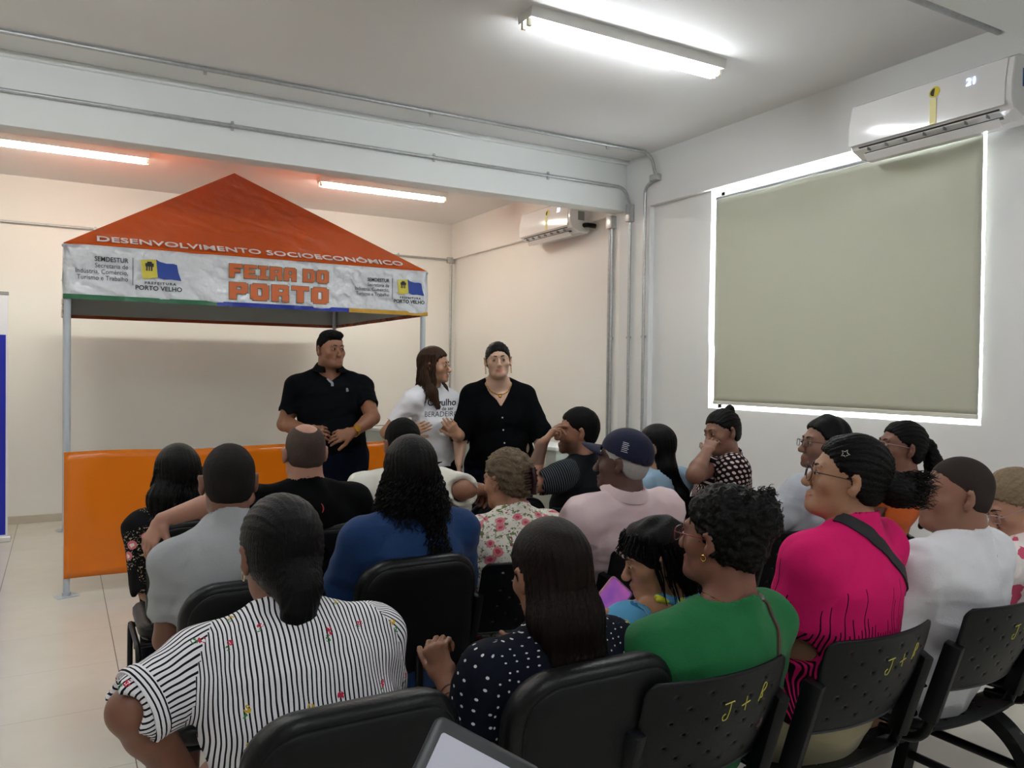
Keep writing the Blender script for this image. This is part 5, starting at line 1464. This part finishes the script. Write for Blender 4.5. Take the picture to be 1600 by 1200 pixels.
locks(D_, falls(D_, 130, -110, 110, .06, -.11, .088, .105, 8, -.015, 1., .02, .06), HB, 5, r=.0026, curl=.003, turns=1.2, n=10)
locks(D_, falls(D_, 40, 110, 250, .10, .035, .07, .1, 9, .01, 1., .02, .03), HB, 6, r=.0026, curl=.002, turns=1, n=8)
ph = empty('mobile_phone', at(950, 944, 2.24), math.radians(30)); px_ = (RT*.72-UP*.62+FW*-.1).normalized(); py_ = (RT*.62+UP*.6+FW*.45); pz_ = px_.cross(py_).normalized(); ph.rotation_euler = Matrix((py_.normalized()*1, -px_.cross(pz_)*0+pz_.cross(py_.normalized())*1, pz_)).transposed().to_euler()
bm = bmesh.new(); pad(bm, .155, .078, .01, [(.003, 0), (0, .002), (0, .008), (.002, .009)], 4, lambda x, y, z: (x, z, -y)); obj('phone_body', bm, plain('pink phone case', 'c98aa4', .4), ph, smooth=40)
t = NT('phone screen'); n_ = t.noise(t.coord(), 22, 1); mx = t.mix(n_, lin('4a36b0'), lin('c86aa8')); t.base((0, 0, 0, 1)); t.link(mx, t.b.inputs['Emission Color']); t.b.inputs['Emission Strength'].default_value = .13
bm = bmesh.new(); pad(bm, .145, .068, .007, [(0, -.0006), (0, .0004)], 4, lambda x, y, z: (x, z, -y)); obj('phone_screen', bm, t.m, ph)
tag(ph, 'pink phone with a lit purple screen held by the child', 'phone')

E = person('E', 1.90, 1.58, 8, at(1323, 746, 2.24), ('abs', 47, 10, -2), 'person in a magenta T-shirt with a black bag strap, dark hair in a bushy ponytail', skin='a87c60', fem=1, fat=.5, girth=1.26, h=.006,
    L=dict(elbow=at(1232, 985, 2.2)), R=dict(),
    top=dict(mat=pattern('magenta T-shirt cloth', p_magenta), sleeve=.74, loose=.012, arm=.02, hem=.05, folds=.008, h=.0065, seed=5, neckr=.058),
    shoe='a79c8c', bottom=dict(mat=KH, length=1.5, top=.13), shoulders=1.0, neckw=1.02)
hair_cap(E, .010, HBb, line=[-.075, -.07, -.06, -.03, .014, .02, .045, .058, .062], disp=.0015, flow='back', h=.0048,
    extra=[(('e', (0, -.125, -.005), (.046, .046, .046)), .02), (('e', (0, -.155, -.005), (.05, .04, .042)), .03)])
_r = random.Random(5)
locks(E, [[E['O']+E['Rh']@V(x*.5, -.11, z*.5), E['O']+E['Rh']@V(x*1.1, -.155, z*1.1), E['O']+E['Rh']@V(x*1.25, -.205-.03*_r.random(), z*1.2+.01)] for x, z in ((math.sin(a)*q, math.cos(a)*q) for a, q in ((_r.random()*6.28, .045*_r.random()**.5) for _ in range(220)))], HC, 3, r=.0016, curl=.005, turns=3, n=12)
glasses(E, plain('thin dark glasses frame', '2a2022', .3), .023, True, .001)
bm = bmesh.new(); st = [(math.cos(math.pi*i/5-math.pi/2+.3)*(.012 if i % 2 else .0055), math.sin(math.pi*i/5-math.pi/2+.3)*(.012 if i % 2 else .0055)) for i in range(10)]
tube(bm, [Vector(E['O']+E['Rh']@V(-.071, .030+a, .072+b)) for a, b in st+[st[0]]], .0013, 5, cap=False); obj('hair_clip', bm, plain('silver', 'd8d5ce', .2, 1), E['hair'], smooth=True)
NBe = E['NB']
strap(E, E['top'], [NBe+V(-.075, .01, .02), NBe+V(-.045, -.085, -.005), NBe+V(.0, -.11, -.04), NBe+V(.09, -.13, -.12), NBe+V(.19, -.09, -.20)], .036, plain('black webbing', '15161a', .7, bump=.2, bscale=400), 'bag_strap')

F_ = person('F', 2.47, 1.60, 4, at(1493, 772, 2.48), ('abs', 52, 4, 0), 'person in a white T-shirt with a shaved head', skin='8f6552', fat=.5, girth=1.18, h=.006,
    L=dict(), R=dict(), stubble=.1,
    top=dict(mat=cloth('white cotton', 'dcdce0', weave=.2, var=.03), sleeve=.72, loose=.016, arm=.022, hem=-.12, folds=.012, h=.007, seed=6, neckr=.058),
    bottom=dict(mat=DK, length=1.85), neckw=1.15)
hair_cap(F_, .002, BUZZ, line=[-.07, -.065, -.06, -.02, .012, .02, .048, .066, .072], disp=.0001, h=.005)
on_surface(F_, F_['top'], F_['NB']+V(.03, -.12, -.05), (1, 0, 0), (0, 0, 1), 'wide', .018, plain('grey print', '8a8a8e', .6), 'print')

G = person('G', 3.03, 1.56, 10, at(1583, 788, 2.86), ('abs', 64, -26, 0), 'person in a pink and white blouse with dark blond tied hair, looking down', skin='b98a72', fem=1, fat=.2, girth=1.0, h=.0065, pel=(0, .02), shoe='5a1f22', legs=[(V(-.09, .42, .49), V(-.02, .52, .085), 0), (V(.11, .43, .49), V(.20, .62, .085), 0)],
    top=dict(mat=pattern('pink floral cloth', lambda t, v, x, y: t.mix(t.math('LESS_THAN', t.math('ADD', vor(t, v, 12, 1)[0], t.math('MULTIPLY', t.noise(v, 40, 2), .3)), .42), lin('e6dcd8'), lin('c9546e'))), sleeve=.7, loose=.014, arm=.02, hem=-.05, h=.0075, seed=7),
    bottom=dict(mat=DK, length=1.45))
hair_cap(G, .011, HBl, line=[-.08, -.075, -.06, -.02, .014, .02, .045, .058, .062], disp=.0016, flow='back', h=.005, extra=[(('e', (0, -.10, .0), (.045, .045, .045)), .03)])
glasses(G, plain('pale glasses frame', 'a08c8c', .3), .022, False)

# --- second row
H_ = person('H', .50, 2.53, 0, at(357, 752, 2.50), (-2, -2, 0), 'person in a grey T-shirt with close-cropped dark hair and a thin neck chain', skin='7a5241', girth=.92, shoulders=.9, h=.0065,
    L=dict(drop=.015, elbow=at(262, 985, 2.42)), R=dict(),
    top=dict(mat=pattern('heather grey cloth', p_heather('8f9193', 'a9abac')), sleeve=.66, loose=.014, arm=.018, hem=-.10, folds=.009, h=.0068, seed=8, neckr=.058),
    bottom=dict(mat=cloth('cream shorts', 'cfcabb'), length=.95), shoe='d8d6d0', neckw=.98)
hair_cap(H_, .0035, hair_mat('very short black hair', '121011', '2b2423', (500, 500, 500), .75, .4), line=[-.088, -.085, -.075, -.03, .012, .02, .048, .062, .068], disp=.0004, freq=300, h=.0048)
necklace(H_, .058, .02, plain('silver', 'd8d5ce', .2, 1), .0014)

I_ = person('I', 1.05, 2.58, 0, at(640, 738, 2.78), (-4, -4, 0), 'person in a blue blouse with long curly black hair', skin='8a5f48', fem=1, girth=1.12, h=.007,
    L=dict(), R=dict(), top=dict(mat=cloth('blue blouse cloth', '1d3a66', weave=.15), sleeve=.78, loose=.014, arm=.02, hem=-.1, folds=.007, h=.007, seed=9, neckr=.058), bottom=dict(mat=DK), shoulders=1.04)
hair_cap(I_, .016, HC, line=[-.5, -.5, -.5, -.09, -.03, .0, .045, .06, .066], disp=.0016, flow='down', h=.0052,
    extra=[(('f', (0, -.03, .0), (-.01, -.055, -.09), .085, .075, .092, .06, (1, 0, 0)), .03), (('f', (-.01, -.055, -.09), (-.02, -.08, -.14), .092, .055, .075, .03, (1, 0, 0)), .03), (('f', (.02, -.08, -.12), (.035, -.15, -.27), .05, .028, .024, .014, (1, 0, 0)), .03)])
locks(I_, falls(I_, 260, -110, 80, .03, -.175, .084, .135, 14, -.02, .95, .012, .08), HC, 5, r=.0020, curl=.0065, turns=5, n=34)
locks(I_, falls(I_, 90, 0, 40, -.06, -.33, .09, .165, 15, -.02, .95, .02, .06), HC, 6, r=.0020, curl=.0065, turns=7, n=44)

J = person('J', 1.52, 2.68, 4, at(792, 750, 3.05), ('abs', 22, -6, 0), 'person in a white floral blouse with greying blond hair clipped up', skin='a5765c', sc=.96, fem=1, girth=1.06, h=.007,
    L=dict(), R=dict(), top=dict(mat=pattern('white floral cloth', p_floral), sleeve=.75, loose=.014, arm=.024, hem=-.08, folds=.007, h=.007, seed=10, neckr=.056), bottom=dict(mat=DK))
hair_cap(J, .012, HG, line=[-.09, -.08, -.06, -.03, .012, .02, .045, .058, .062], disp=.0022, flow='curl', freq=170, h=.005, extra=[(('e', (0, -.10, -.01), (.04, .028, .055)), .03)])
locks(J, falls(J, 160, -100, 100, .085, -.03, .05, .088, 44, -.02, 1., .012, .06), HG, 5, r=.0016, curl=.003, turns=2, n=10)
bm = bmesh.new()
for s_ in (-1, 1):
    for k in range(4):
        z = .03-.02*k; tube(bm, [Vector(J['O']+J['Rh']@V(s_*.004, -.124, z)), Vector(J['O']+J['Rh']@V(s_*.022, -.126, z+.004)), Vector(J['O']+J['Rh']@V(s_*.032, -.112, z))], .0065, 6)
tube(bm, [Vector(J['O']+J['Rh']@V(0, -.128, .045)), Vector(J['O']+J['Rh']@V(0, -.132, 0)), Vector(J['O']+J['Rh']@V(0, -.126, -.055))], .012, 8)
obj('hair_clip', bm, plain('dark tortoiseshell', '2a1210', .2, coat=.5), J['hair'], smooth=True)
collar(J, J['top'].data.materials[0] and cloth('white frill', 'd8d2c8'), .056, .024, 60, .012, 'collar', 1, .012)

K = person('K', 2.03, 2.68, 0, at(972, 722, 3.08), ('abs', 36, 2, 0), 'person in a pale pink shirt with a navy baseball cap', skin='5d4038', girth=1.12, h=.0065, stubble=.1,
    L=dict(), R=dict(), top=dict(mat=cloth('pale pink shirt cloth', 'd9c3c4', weave=.2, var=.03), sleeve=.85, loose=.016, arm=.026, hem=-.1, folds=.011, h=.007, seed=11, neckr=.06), bottom=dict(mat=DK), shoulders=1.03)
hair_cap(K, .004, HW, line=[-.075, -.07, -.06, -.02, .012, .012, .045, .058, .062], disp=.0006, freq=220, h=.005)
collar(K, cloth('pale pink collar', 'd9c3c4', var=.03), .064, .042, 30, .020, 'collar', 1, .026)
cp_ = empty('baseball_cap', (K['org'])+(K['Wi'].T@K['O'])); cp_.rotation_euler = Matrix((K['Wi'].T@K['Rh']@rotm(0, 12, 0)).tolist()).to_euler(); cp_.location.z += .008
fc = Field(); fc.add(('e', V(0, -.014, .036), V(.0875, .106, .094), np.eye(3)), .01); fc.sub(('e', V(0, -.014, .030), V(.0825, .101, .09), np.eye(3)), .004); fc.keep(V(0, 0, .022), unit(V(0, -.12, 1)), .003)
Vt, Q = fc.mesh(.004); capm = cloth('navy cap cotton', '1d2038', weave=.15); to_mesh('cap_crown', Vt, Q, capm, cp_)
bm = bmesh.new(); rows = []
for j in range(9):
    t_ = j/8; rows.append([bm.verts.new(((.074-.018*t_**2)*math.sin(a)*(1), .060+(.03+.085*t_)*math.cos(a)*1.0 - .0*t_, .034-.012*t_-.022*math.sin(a)**2)) for a in (math.radians(-88+176*i/20) for i in range(21))])
for a, b in zip(rows, rows[1:]):
    for i in range(20): bm.faces.new((a[i], a[i+1], b[i+1], b[i]))
o = obj('cap_brim', bm, capm, cp_, smooth=True); md = o.modifiers.new('s', 'SOLIDIFY'); md.thickness = .004
bm = bmesh.new()
for k in range(6): 
    tube(bm, [(-.0885*math.cos(b_*.9), -.014-.106*math.sin(b_*.9)*.99+.0, .048+k*.007) for b_ in (-.05+.04*q for q in range(8-(k % 2)))], .0012, 4)
obj('cap_print', bm, plain('white embroidery', 'd6d6dc', .7), cp_)
tag(cp_, 'navy baseball cap with white embroidery worn by the man in the pale pink shirt', 'cap')

R_ = person('R', 2.76, 2.62, 18, at(1288, 694, 3.50), ('abs', 66, 6, 0), 'person in a light grey T-shirt with black glasses and a short grey beard', skin='8a6352', girth=1.12, h=.0065, stubble=.55,
    L=dict(elbow=at(1188, 830, 3.35)), R=dict(), top=dict(mat=pattern('light heather grey cloth', p_heather('a2a6ae', 'b8bcc3')), sleeve=.7, loose=.016, arm=.022, hem=-.1, folds=.011, h=.0075, seed=12), bottom=dict(mat=JN))
hair_cap(R_, .013, HB, line=[-.085, -.075, -.06, -.02, .012, .02, .05, .066, .072], disp=.003, freq=70, h=.005)
glasses(R_, plain('black glasses frame', '111113', .3), .021, False)

S_ = person('S', 3.36, 2.60, 12, at(1407, 699, 3.62), ('abs', 62, 10, 0), 'person in an orange sleeveless top with glasses and a long dark ponytail', skin='7d5545', fem=1, fat=.2, girth=1.0, h=.0065,
    L=dict(), R=dict(), top=dict(mat=cloth('orange top cloth', 'd9682a', weave=.12), sleeve=.12, loose=.010, arm=.012, hem=-.05, folds=.005, h=.0075, seed=13, neckr=.062), bottom=dict(mat=DK))
hair_cap(S_, .009, HBb, line=[-.08, -.075, -.06, -.02, .014, .02, .045, .058, .062], disp=.0014, flow='back', h=.005,
    extra=[(('e', (0, -.115, .035), (.026, .03, .026)), .02), (('c', (0, -.13, .03), (0, -.165, -.04), .028, .036), .02), (('c', (0, -.165, -.04), (.0, -.175, -.20), .036, .030), .02), (('c', (0, -.175, -.20), (.0, -.165, -.34), .030, .012), .02)])
glasses(S_, plain('pale glasses frame', 'a08c8c', .3), .022, False)
# --- third row
L_ = person('L', .50, 3.60, 0, at(277, 742, 3.32), (4, -6, 0), 'person in a black blouse with pale embroidery and wavy black hair', skin='9a6c54', fem=1, girth=.95, shoulders=.88, h=.0075,
    L=dict(elbow=at(228, 868, 3.22)), R=dict(), top=dict(mat=pattern('embroidered black cloth', p_darkfloral), sleeve=.95, loose=.016, arm=.024, hem=-.1, folds=.006, h=.0075, seed=14), bottom=dict(mat=DK))
hair_cap(L_, .015, HC, line=[-.5, -.5, -.5, -.09, -.03, .0, .045, .06, .066], disp=.002, flow='down', h=.0055,
    extra=[(('f', (0, -.03, .0), (-.015, -.055, -.09), .084, .075, .105, .06, (1, 0, 0)), .03), (('f', (-.015, -.055, -.09), (-.03, -.07, -.18), .105, .055, .10, .03, (1, 0, 0)), .03)])
locks(L_, falls(L_, 240, -100, 90, .03, -.20, .085, .118, 24, -.02, .9, .014, .06), HC, 5, r=.0024, curl=.006, turns=2.5, n=20)

M_ = person('M', .92, 3.27, 0, at(476, 707, 3.22), (-2, 0, 0), 'person, a balding man in a black T-shirt stretching his left arm along the next chair', skin='a87a66', fat=.6, girth=1.22, h=.0065,
    L=dict(elbow=at(365, 776, 2.98), wrist=at(254, 812, 2.90), hand=at(222, 866, 2.86)-at(254, 812, 2.90), palm=RT*.3+FW*.8-UP*.4, curl=(.25, .3, .3, .35), spread=.03, fix=False, lift=.01), R=dict(),
    top=dict(mat=BK, sleeve=.62, loose=.014, arm=.02, hem=-.1, folds=.007, h=.007, seed=15, neckr=.06), bottom=dict(mat=DK), neckw=1.12)
hair_cap(M_, .0035, hair_mat('thin dark hair', '2a2320', '5a4a42', (300, 300, 300), .7, .3), line=[-.075, -.07, -.06, -.03, .012, .02, .048, .12, .12], disp=.0004, h=.005, bald=True, cuts=[((.0, -.035, .128), (.050, .085, .052))])
on_surface(M_, M_['top'], M_['NB']+V(.035, -.12, -.085), (1, 0, 0), (0, 0, 1), ')', .035, plain('red print', 'b0302c', .6), 'logo_print', offset=.0006)
N_ = person('N', 1.40, 3.56, 0, at(627, 693, 3.78), (4, -2, 0), 'person in a cream shirt with short dark hair, right arm laid over the empty chair', skin='8a5f48', girth=1.15, h=.0075,
    L=dict(), R=dict(elbow=at(722, 766, 3.50), wrist=at(752, 764, 3.62), hand=V(.5, .8, -.4), palm=V(-.3, .2, -.9), curl=(.7, .8, .8, .8), fix=False, lift=.01),
    top=dict(mat=cloth('cream shirt cloth', 'd9d6cb', weave=.3, var=.03), sleeve={-1: 1.02, 1: .97}, loose=.016, arm=.026, hem=-.1, folds=.013, h=.0075, seed=16), bottom=dict(mat=DK), shoulders=1.03)
hair_cap(N_, .007, HBs, line=[-.085, -.08, -.07, -.03, .012, .02, .048, .062, .068], disp=.0008, freq=200, h=.0055)
O_ = person('O', 2.33, 3.46, 28, at(902, 674, 4.02), ('abs', 64, 0, 0), 'person in a black T-shirt with a dark beard, hand raised to his chin', skin='96684f', girth=1.08, h=.006, stubble=.9,
    L=dict(elbow=at(826, 760, 3.82), wrist=at(848, 693, 3.90), hand=at(868, 668, 3.93)-at(848, 693, 3.90), palm=RT*.8-UP*.3+FW*.2, curl=(.15, .3, .6, .9), thumb=.1, fix=False), R=dict(),
    top=dict(mat=pattern('black tee with striped sleeves', p_pinstripe), sleeve=.62, loose=.014, arm=.02, hem=-.1, folds=.007, h=.007, seed=17), bottom=dict(mat=DK))
hair_cap(O_, .008, HBs, line=[-.08, -.075, -.065, -.02, .012, .018, .048, .062, .068], disp=.001, freq=160, h=.005)
P_ = person('P', 2.90, 3.46, 6, at(1024, 698, 4.22), ('abs', 40, -4, 0), 'person in a light blue top with very long straight black hair', skin='b0876c', sc=.94, fem=1, girth=.95, h=.0075,
    L=dict(), R=dict(), top=dict(mat=cloth('light blue cotton', '9dbdd3', weave=.15, var=.03), sleeve=.6, loose=.014, arm=.02, hem=-.1, folds=.006, h=.0075, seed=18), bottom=dict(mat=DK))
hair_cap(P_, .013, HB, line=[-.6, -.6, -.12, -.08, -.03, .0, .045, .06, .066], disp=.0016, flow='down', h=.0055,
    extra=[(('f', (0, -.035, .0), (0, -.055, -.12), .083, .072, .080, .055, (1, 0, 0)), .03), (('f', (0, -.055, -.12), (.04, -.13, -.27), .080, .05, .068, .03, (1, 0, 0)), .03), (('f', (.04, -.13, -.27), (.05, -.17, -.45), .068, .03, .03, .014, (1, 0, 0)), .03)])
Q_ = person('Q', 3.34, 3.52, 58, at(1128, 675, 4.32), ('abs', 82, -8, 6), 'person in a pale-spotted black blouse, cheek on her hand, hair in a topknot', skin='87604e', fem=1, fat=.6, girth=1.22, h=.006,
    R=dict(elbow=at(1086, 742, 4.02), wrist=at(1104, 706, 4.12), hand=at(1119, 678, 4.21)-at(1104, 706, 4.12), palm=RT*.55+FW*.8, curl=(.2, .25, .3, .35), thumb=.3, fix=False, thumbside=-1), L=dict(),
    top=dict(mat=pattern('spotted black cloth', p_lattice), sleeve=.6, loose=.018, arm=.03, hem=-.1, folds=.006, h=.007, seed=19), bottom=dict(mat=DK))
hair_cap(Q_, .008, HBb, line=[-.08, -.075, -.06, -.02, .014, .02, .045, .058, .062], disp=.0012, flow='back', h=.005, extra=[(('e', (0, -.075, .115), (.026, .026, .024)), .015)])

# --- the three standing before the tent
M1 = person('M1', 1.56, 5.08, 172, at(517, 546, 5.12), (24, 0, 0), 'person standing in a dark polo shirt with clasped hands and a gold watch', skin='8a5d45', sc=1.0, girth=1.26, fat=.8, belly=.5, seated=False, h=.0052, stubble=.25, shoulders=1.1, neckw=1.15,
    L=dict(drop=.03, elbow=at(583, 655, 5.0), wrist=at(551, 676, 4.83), hand=at(525, 682, 4.80)-at(551, 676, 4.83), palm=FW*.9-UP*.3, curl=(.3, .35, .4, .45)),
    R=dict(drop=.03, elbow=at(447, 655, 5.08), wrist=at(500, 677, 4.84), hand=at(528, 680, 4.80)-at(500, 677, 4.84), palm=FW*.9-UP*.3, curl=(.5, .55, .6, .7)),
    top=dict(mat=cloth('black polo knit', '080a0e', weave=.08), sleeve=.62, loose=.012, arm=.016, hem=.06, neck='v', vdepth=.03, folds=.007, h=.0065, seed=20, neckr=.064),
    bottom=dict(mat=JN, length=1.93))
hair_cap(M1, .004, HBs, line=[-.06, -.055, -.045, -.01, .015, .03, .05, .064, .068], disp=.0008, freq=220, h=.0042, extra=[(('e', (0, .0, .088), (.064, .082, .040)), .012), (('e', (0, .055, .088), (.055, .035, .030)), .012)])
collar(M1, cloth('black polo collar', '080a0e', weave=.08), .066, .042, 30, .014, 'collar', 1.05, .030)
sh, el, wr, ra, hd, hn, _ = M1['arms'][-1]; ax = unit(wr-el); ref = unit(np.cross(ax, V(0, 1, .2))); r2 = np.cross(ax, ref)
bm = bmesh.new(); rings = []
for i in range(28):
    a = 2*math.pi*i/28; d = ref*math.cos(a)+r2*math.sin(a); rings.append([bm.verts.new(Vector(wr-ax*.02+ax*q+d*r_)) for q, r_ in ((-.011, .031), (-.011, .0345), (.011, .0345), (.011, .031))])
for i in range(28):
    for k in range(4): bm.faces.new((rings[i][k], rings[(i+1) % 28][k], rings[(i+1) % 28][(k+1) % 4], rings[i][(k+1) % 4]))
w_ = obj('wrist_watch', bm, M_gold, M1['root'], smooth=30)
strap(M1, M1['top'], [M1['NB']+M1['fwd']*.12+M1['up']*.01, M1['NB']+M1['fwd']*.14-M1['up']*.045, M1['NB']+M1['fwd']*.14-M1['up']*.09], .016, cloth('grey placket', '8d929a'), 'placket', .001, .001)
camd = unit(M1['Wi']@(-np.array(FW))); dd = unit(camd-ax*np.dot(camd, ax)); bm = bmesh.new()
tube(bm, [Vector(wr-ax*.02+dd*.030), Vector(wr-ax*.02+dd*.042)], .020, 20); obj('watch_case', bm, M_gold, w_, smooth=30)
on_surface(M1, M1['top'], M1['NB']+V(-.10, .1, -.14), (-1, 0, 0), (0, 0, 1), 'B', .03, plain('grey print', '9a9a9e', .6), 'chest_logo', offset=.001)

W1 = person('W1', 2.14, 4.74, 198, at(679, 571, 5.0), ('abs', 226, 0, 2), 'person standing in a white T-shirt with black lettering, long brown hair, hands before her chest', skin='b08468', sc=.95, fem=1, girth=1.0, bust=.8, seated=False, h=.005,
    R=dict(drop=.02, elbow=at(604, 676, 4.95), wrist=at(650, 676, 4.72), hand=at(680, 662, 4.66)-at(650, 676, 4.72), palm=FW*.9+RT*.2, curl=(.25, .25, .3, .35), spread=.02),
    L=dict(drop=.02, elbow=at(720, 700, 4.92), wrist=at(716, 680, 4.72), hand=at(698, 656, 4.66)-at(716, 680, 4.72), palm=FW*.9-RT*.2, curl=(.35, .35, .4, .45), fix=True, spread=.02),
    top=dict(mat=cloth('white T-shirt cotton', 'e2e2e6', weave=.12, var=.02), sleeve=.66, loose=.012, arm=.013, hem=.02, folds=.007, h=.006, seed=21, neckr=.058),
    bottom=dict(mat=BK, length=1.93))
hair_cap(W1, .013, HBr, line=[-.5, -.5, -.5, -.12, -.05, -.0, .045, .06, .068], disp=.002, flow='down', h=.0048, cuts=[((0, .10, -.02), (.062, .085, .085))],
    extra=[(('f', (0, -.04, .0), (0, -.055, -.12), .078, .062, .092, .05, (1, 0, 0)), .03), (('f', (.065, -.03, -.04), (.088, .015, -.17), .028, .04, .032, .032, (0, 1, 0)), .03), (('c', (.088, .015, -.17), (.085, .055, -.27), .032, .018), .03),
           (('f', (-.068, -.03, -.04), (-.085, .03, -.16), .024, .035, .026, .028, (0, 1, 0)), .03), (('c', (-.085, .03, -.16), (-.075, .07, -.25), .026, .015), .03)])
ear_ring(W1, 1, .004)
locks(W1, falls(W1, 190, -118, 118, .07, -.25, .082, .105, 34, -.01, 1.1, .010, .05), HBr, 5, r=.0032, curl=.006, turns=1.6, n=18)
NBw = W1['NB']; ct = V(-.005, .12, -.15)
_cx = unit(W1['Wi']@np.array(RT)); _cx = unit(V(_cx[0], _cx[1], 0)); _cz = V(0, 0, 1); _o = NBw+W1['fwd']*.10-W1['up']*.118
_n = np.cross(_cx, _cz)
INK = plain('black print', '17181c', .6)
for tx, dx, dz, s_, off in (('Orgulho', -.002, .0, .058, .0012), ('de ser', .034, -.030, .032, .0005), ('BERADEIRO', .0, -.068, .046, 0)):
    on_surface(W1, W1['top'], _o+_cx*dx+_cz*dz, _cx, _cz, tx, s_, INK, 'print', offset=off, xs=.85)

W2 = person('W2', 2.50, 4.50, 158, at(778, 563, 5.02), ('abs', 156, 2, 3), 'person standing in a black V-neck blouse with a chunky gold necklace, dark hair pulled back', skin='bf9a82', sc=.95, fem=1, fat=.8, girth=1.34, bust=1.1, belly=.6, seated=False, h=.005, lipc=(.8, .42, .45), shoulders=1.02,
    R=dict(drop=.028, elbow=at(722, 668, 5.0), wrist=at(717, 722, 4.93), hand=V(0, .15, -1), palm=V(-1, 0, 0), curl=(.2, .25, .3, .35)), L=dict(drop=.028, elbow=at(844, 672, 5.02), wrist=at(845, 725, 4.95), hand=V(0, .15, -1), palm=V(1, 0, 0), curl=(.2, .25, .3, .35)),
    top=dict(mat=cloth('black blouse knit', '050608', weave=.08, var=.15), sleeve=1.3, loose=.014, arm=.018, hem=-.03, neck='v', vdepth=.11, folds=.006, h=.006, seed=22, neckr=.084),
    bottom=dict(mat=JN, length=1.93))
hair_cap(W2, .009, HBb, line=[-.08, -.075, -.06, -.02, .010, .004, .026, .054, .060], disp=.001, flow='back', h=.0045, extra=[(('e', (0, -.05, .10), (.036, .034, .028)), .02)])
necklace(W2, .072, .115, M_gold, .003, True, pendant=True)
for k in range(4):
    bm = bmesh.new(); bmesh.ops.create_uvsphere(bm, u_segments=10, v_segments=6, radius=.0055); b_ = obj('button', bm, plain('pearl button', 'd8cdbb', .2), W2['top'], smooth=True)
    bv = BVHTree.FromPolygons([v.co[:] for v in W2['top'].data.vertices], [p.vertices[:] for p in W2['top'].data.polygons]); c_ = Vector(W2['NB']-W2['up']*(.21+.075*k)+W2['fwd']*.4)
    h_ = bv.ray_cast(c_, -Vector(W2['fwd']), .8); b_.location = h_[0] if h_[0] else c_
for s_ in (-1, 1):
    bm = bmesh.new(); 
    for k in range(5): bmesh.ops.create_uvsphere(bm, u_segments=8, v_segments=5, radius=.0045, matrix=Matrix.Translation(Vector(W2['O']+W2['Rh']@V(s_*.081, .004, -.035-.011*k))))
    obj('earring', bm, M_gold, W2['root'], smooth=True)

# --- tablet held up at the bottom edge of the photo
tb = empty('tablet', at(705, 1306, 1.0)); c28, s28 = math.cos(math.radians(28)), math.sin(math.radians(28))
tx_ = RT*c28-UP*s28; ty_ = ((UP*c28+RT*s28)*.85+FW*.5).normalized(); tz_ = tx_.cross(ty_).normalized(); ty_ = tz_.cross(tx_)
tb.rotation_euler = Matrix((tx_, ty_, tz_)).transposed().to_euler()
bm = bmesh.new(); pad(bm, .16, .24, .012, [(.003, -.001), (0, .001), (0, .007), (.004, .009)], 5, lambda x, y, z: (x, z, -y)); obj('tablet_case', bm, plain('dark grey tablet case', '2b2c2e', .4), tb, smooth=40)
bm = bmesh.new(); pad(bm, .13, .205, .004, [(0, -.0018), (0, -.0008)], 3, lambda x, y, z: (x, z, -y)); obj('tablet_screen', bm, plain('pale tablet page', 'c9cad8', .2), tb)
tag(tb, 'grey tablet with a white page at the bottom photo edge', 'tablet')
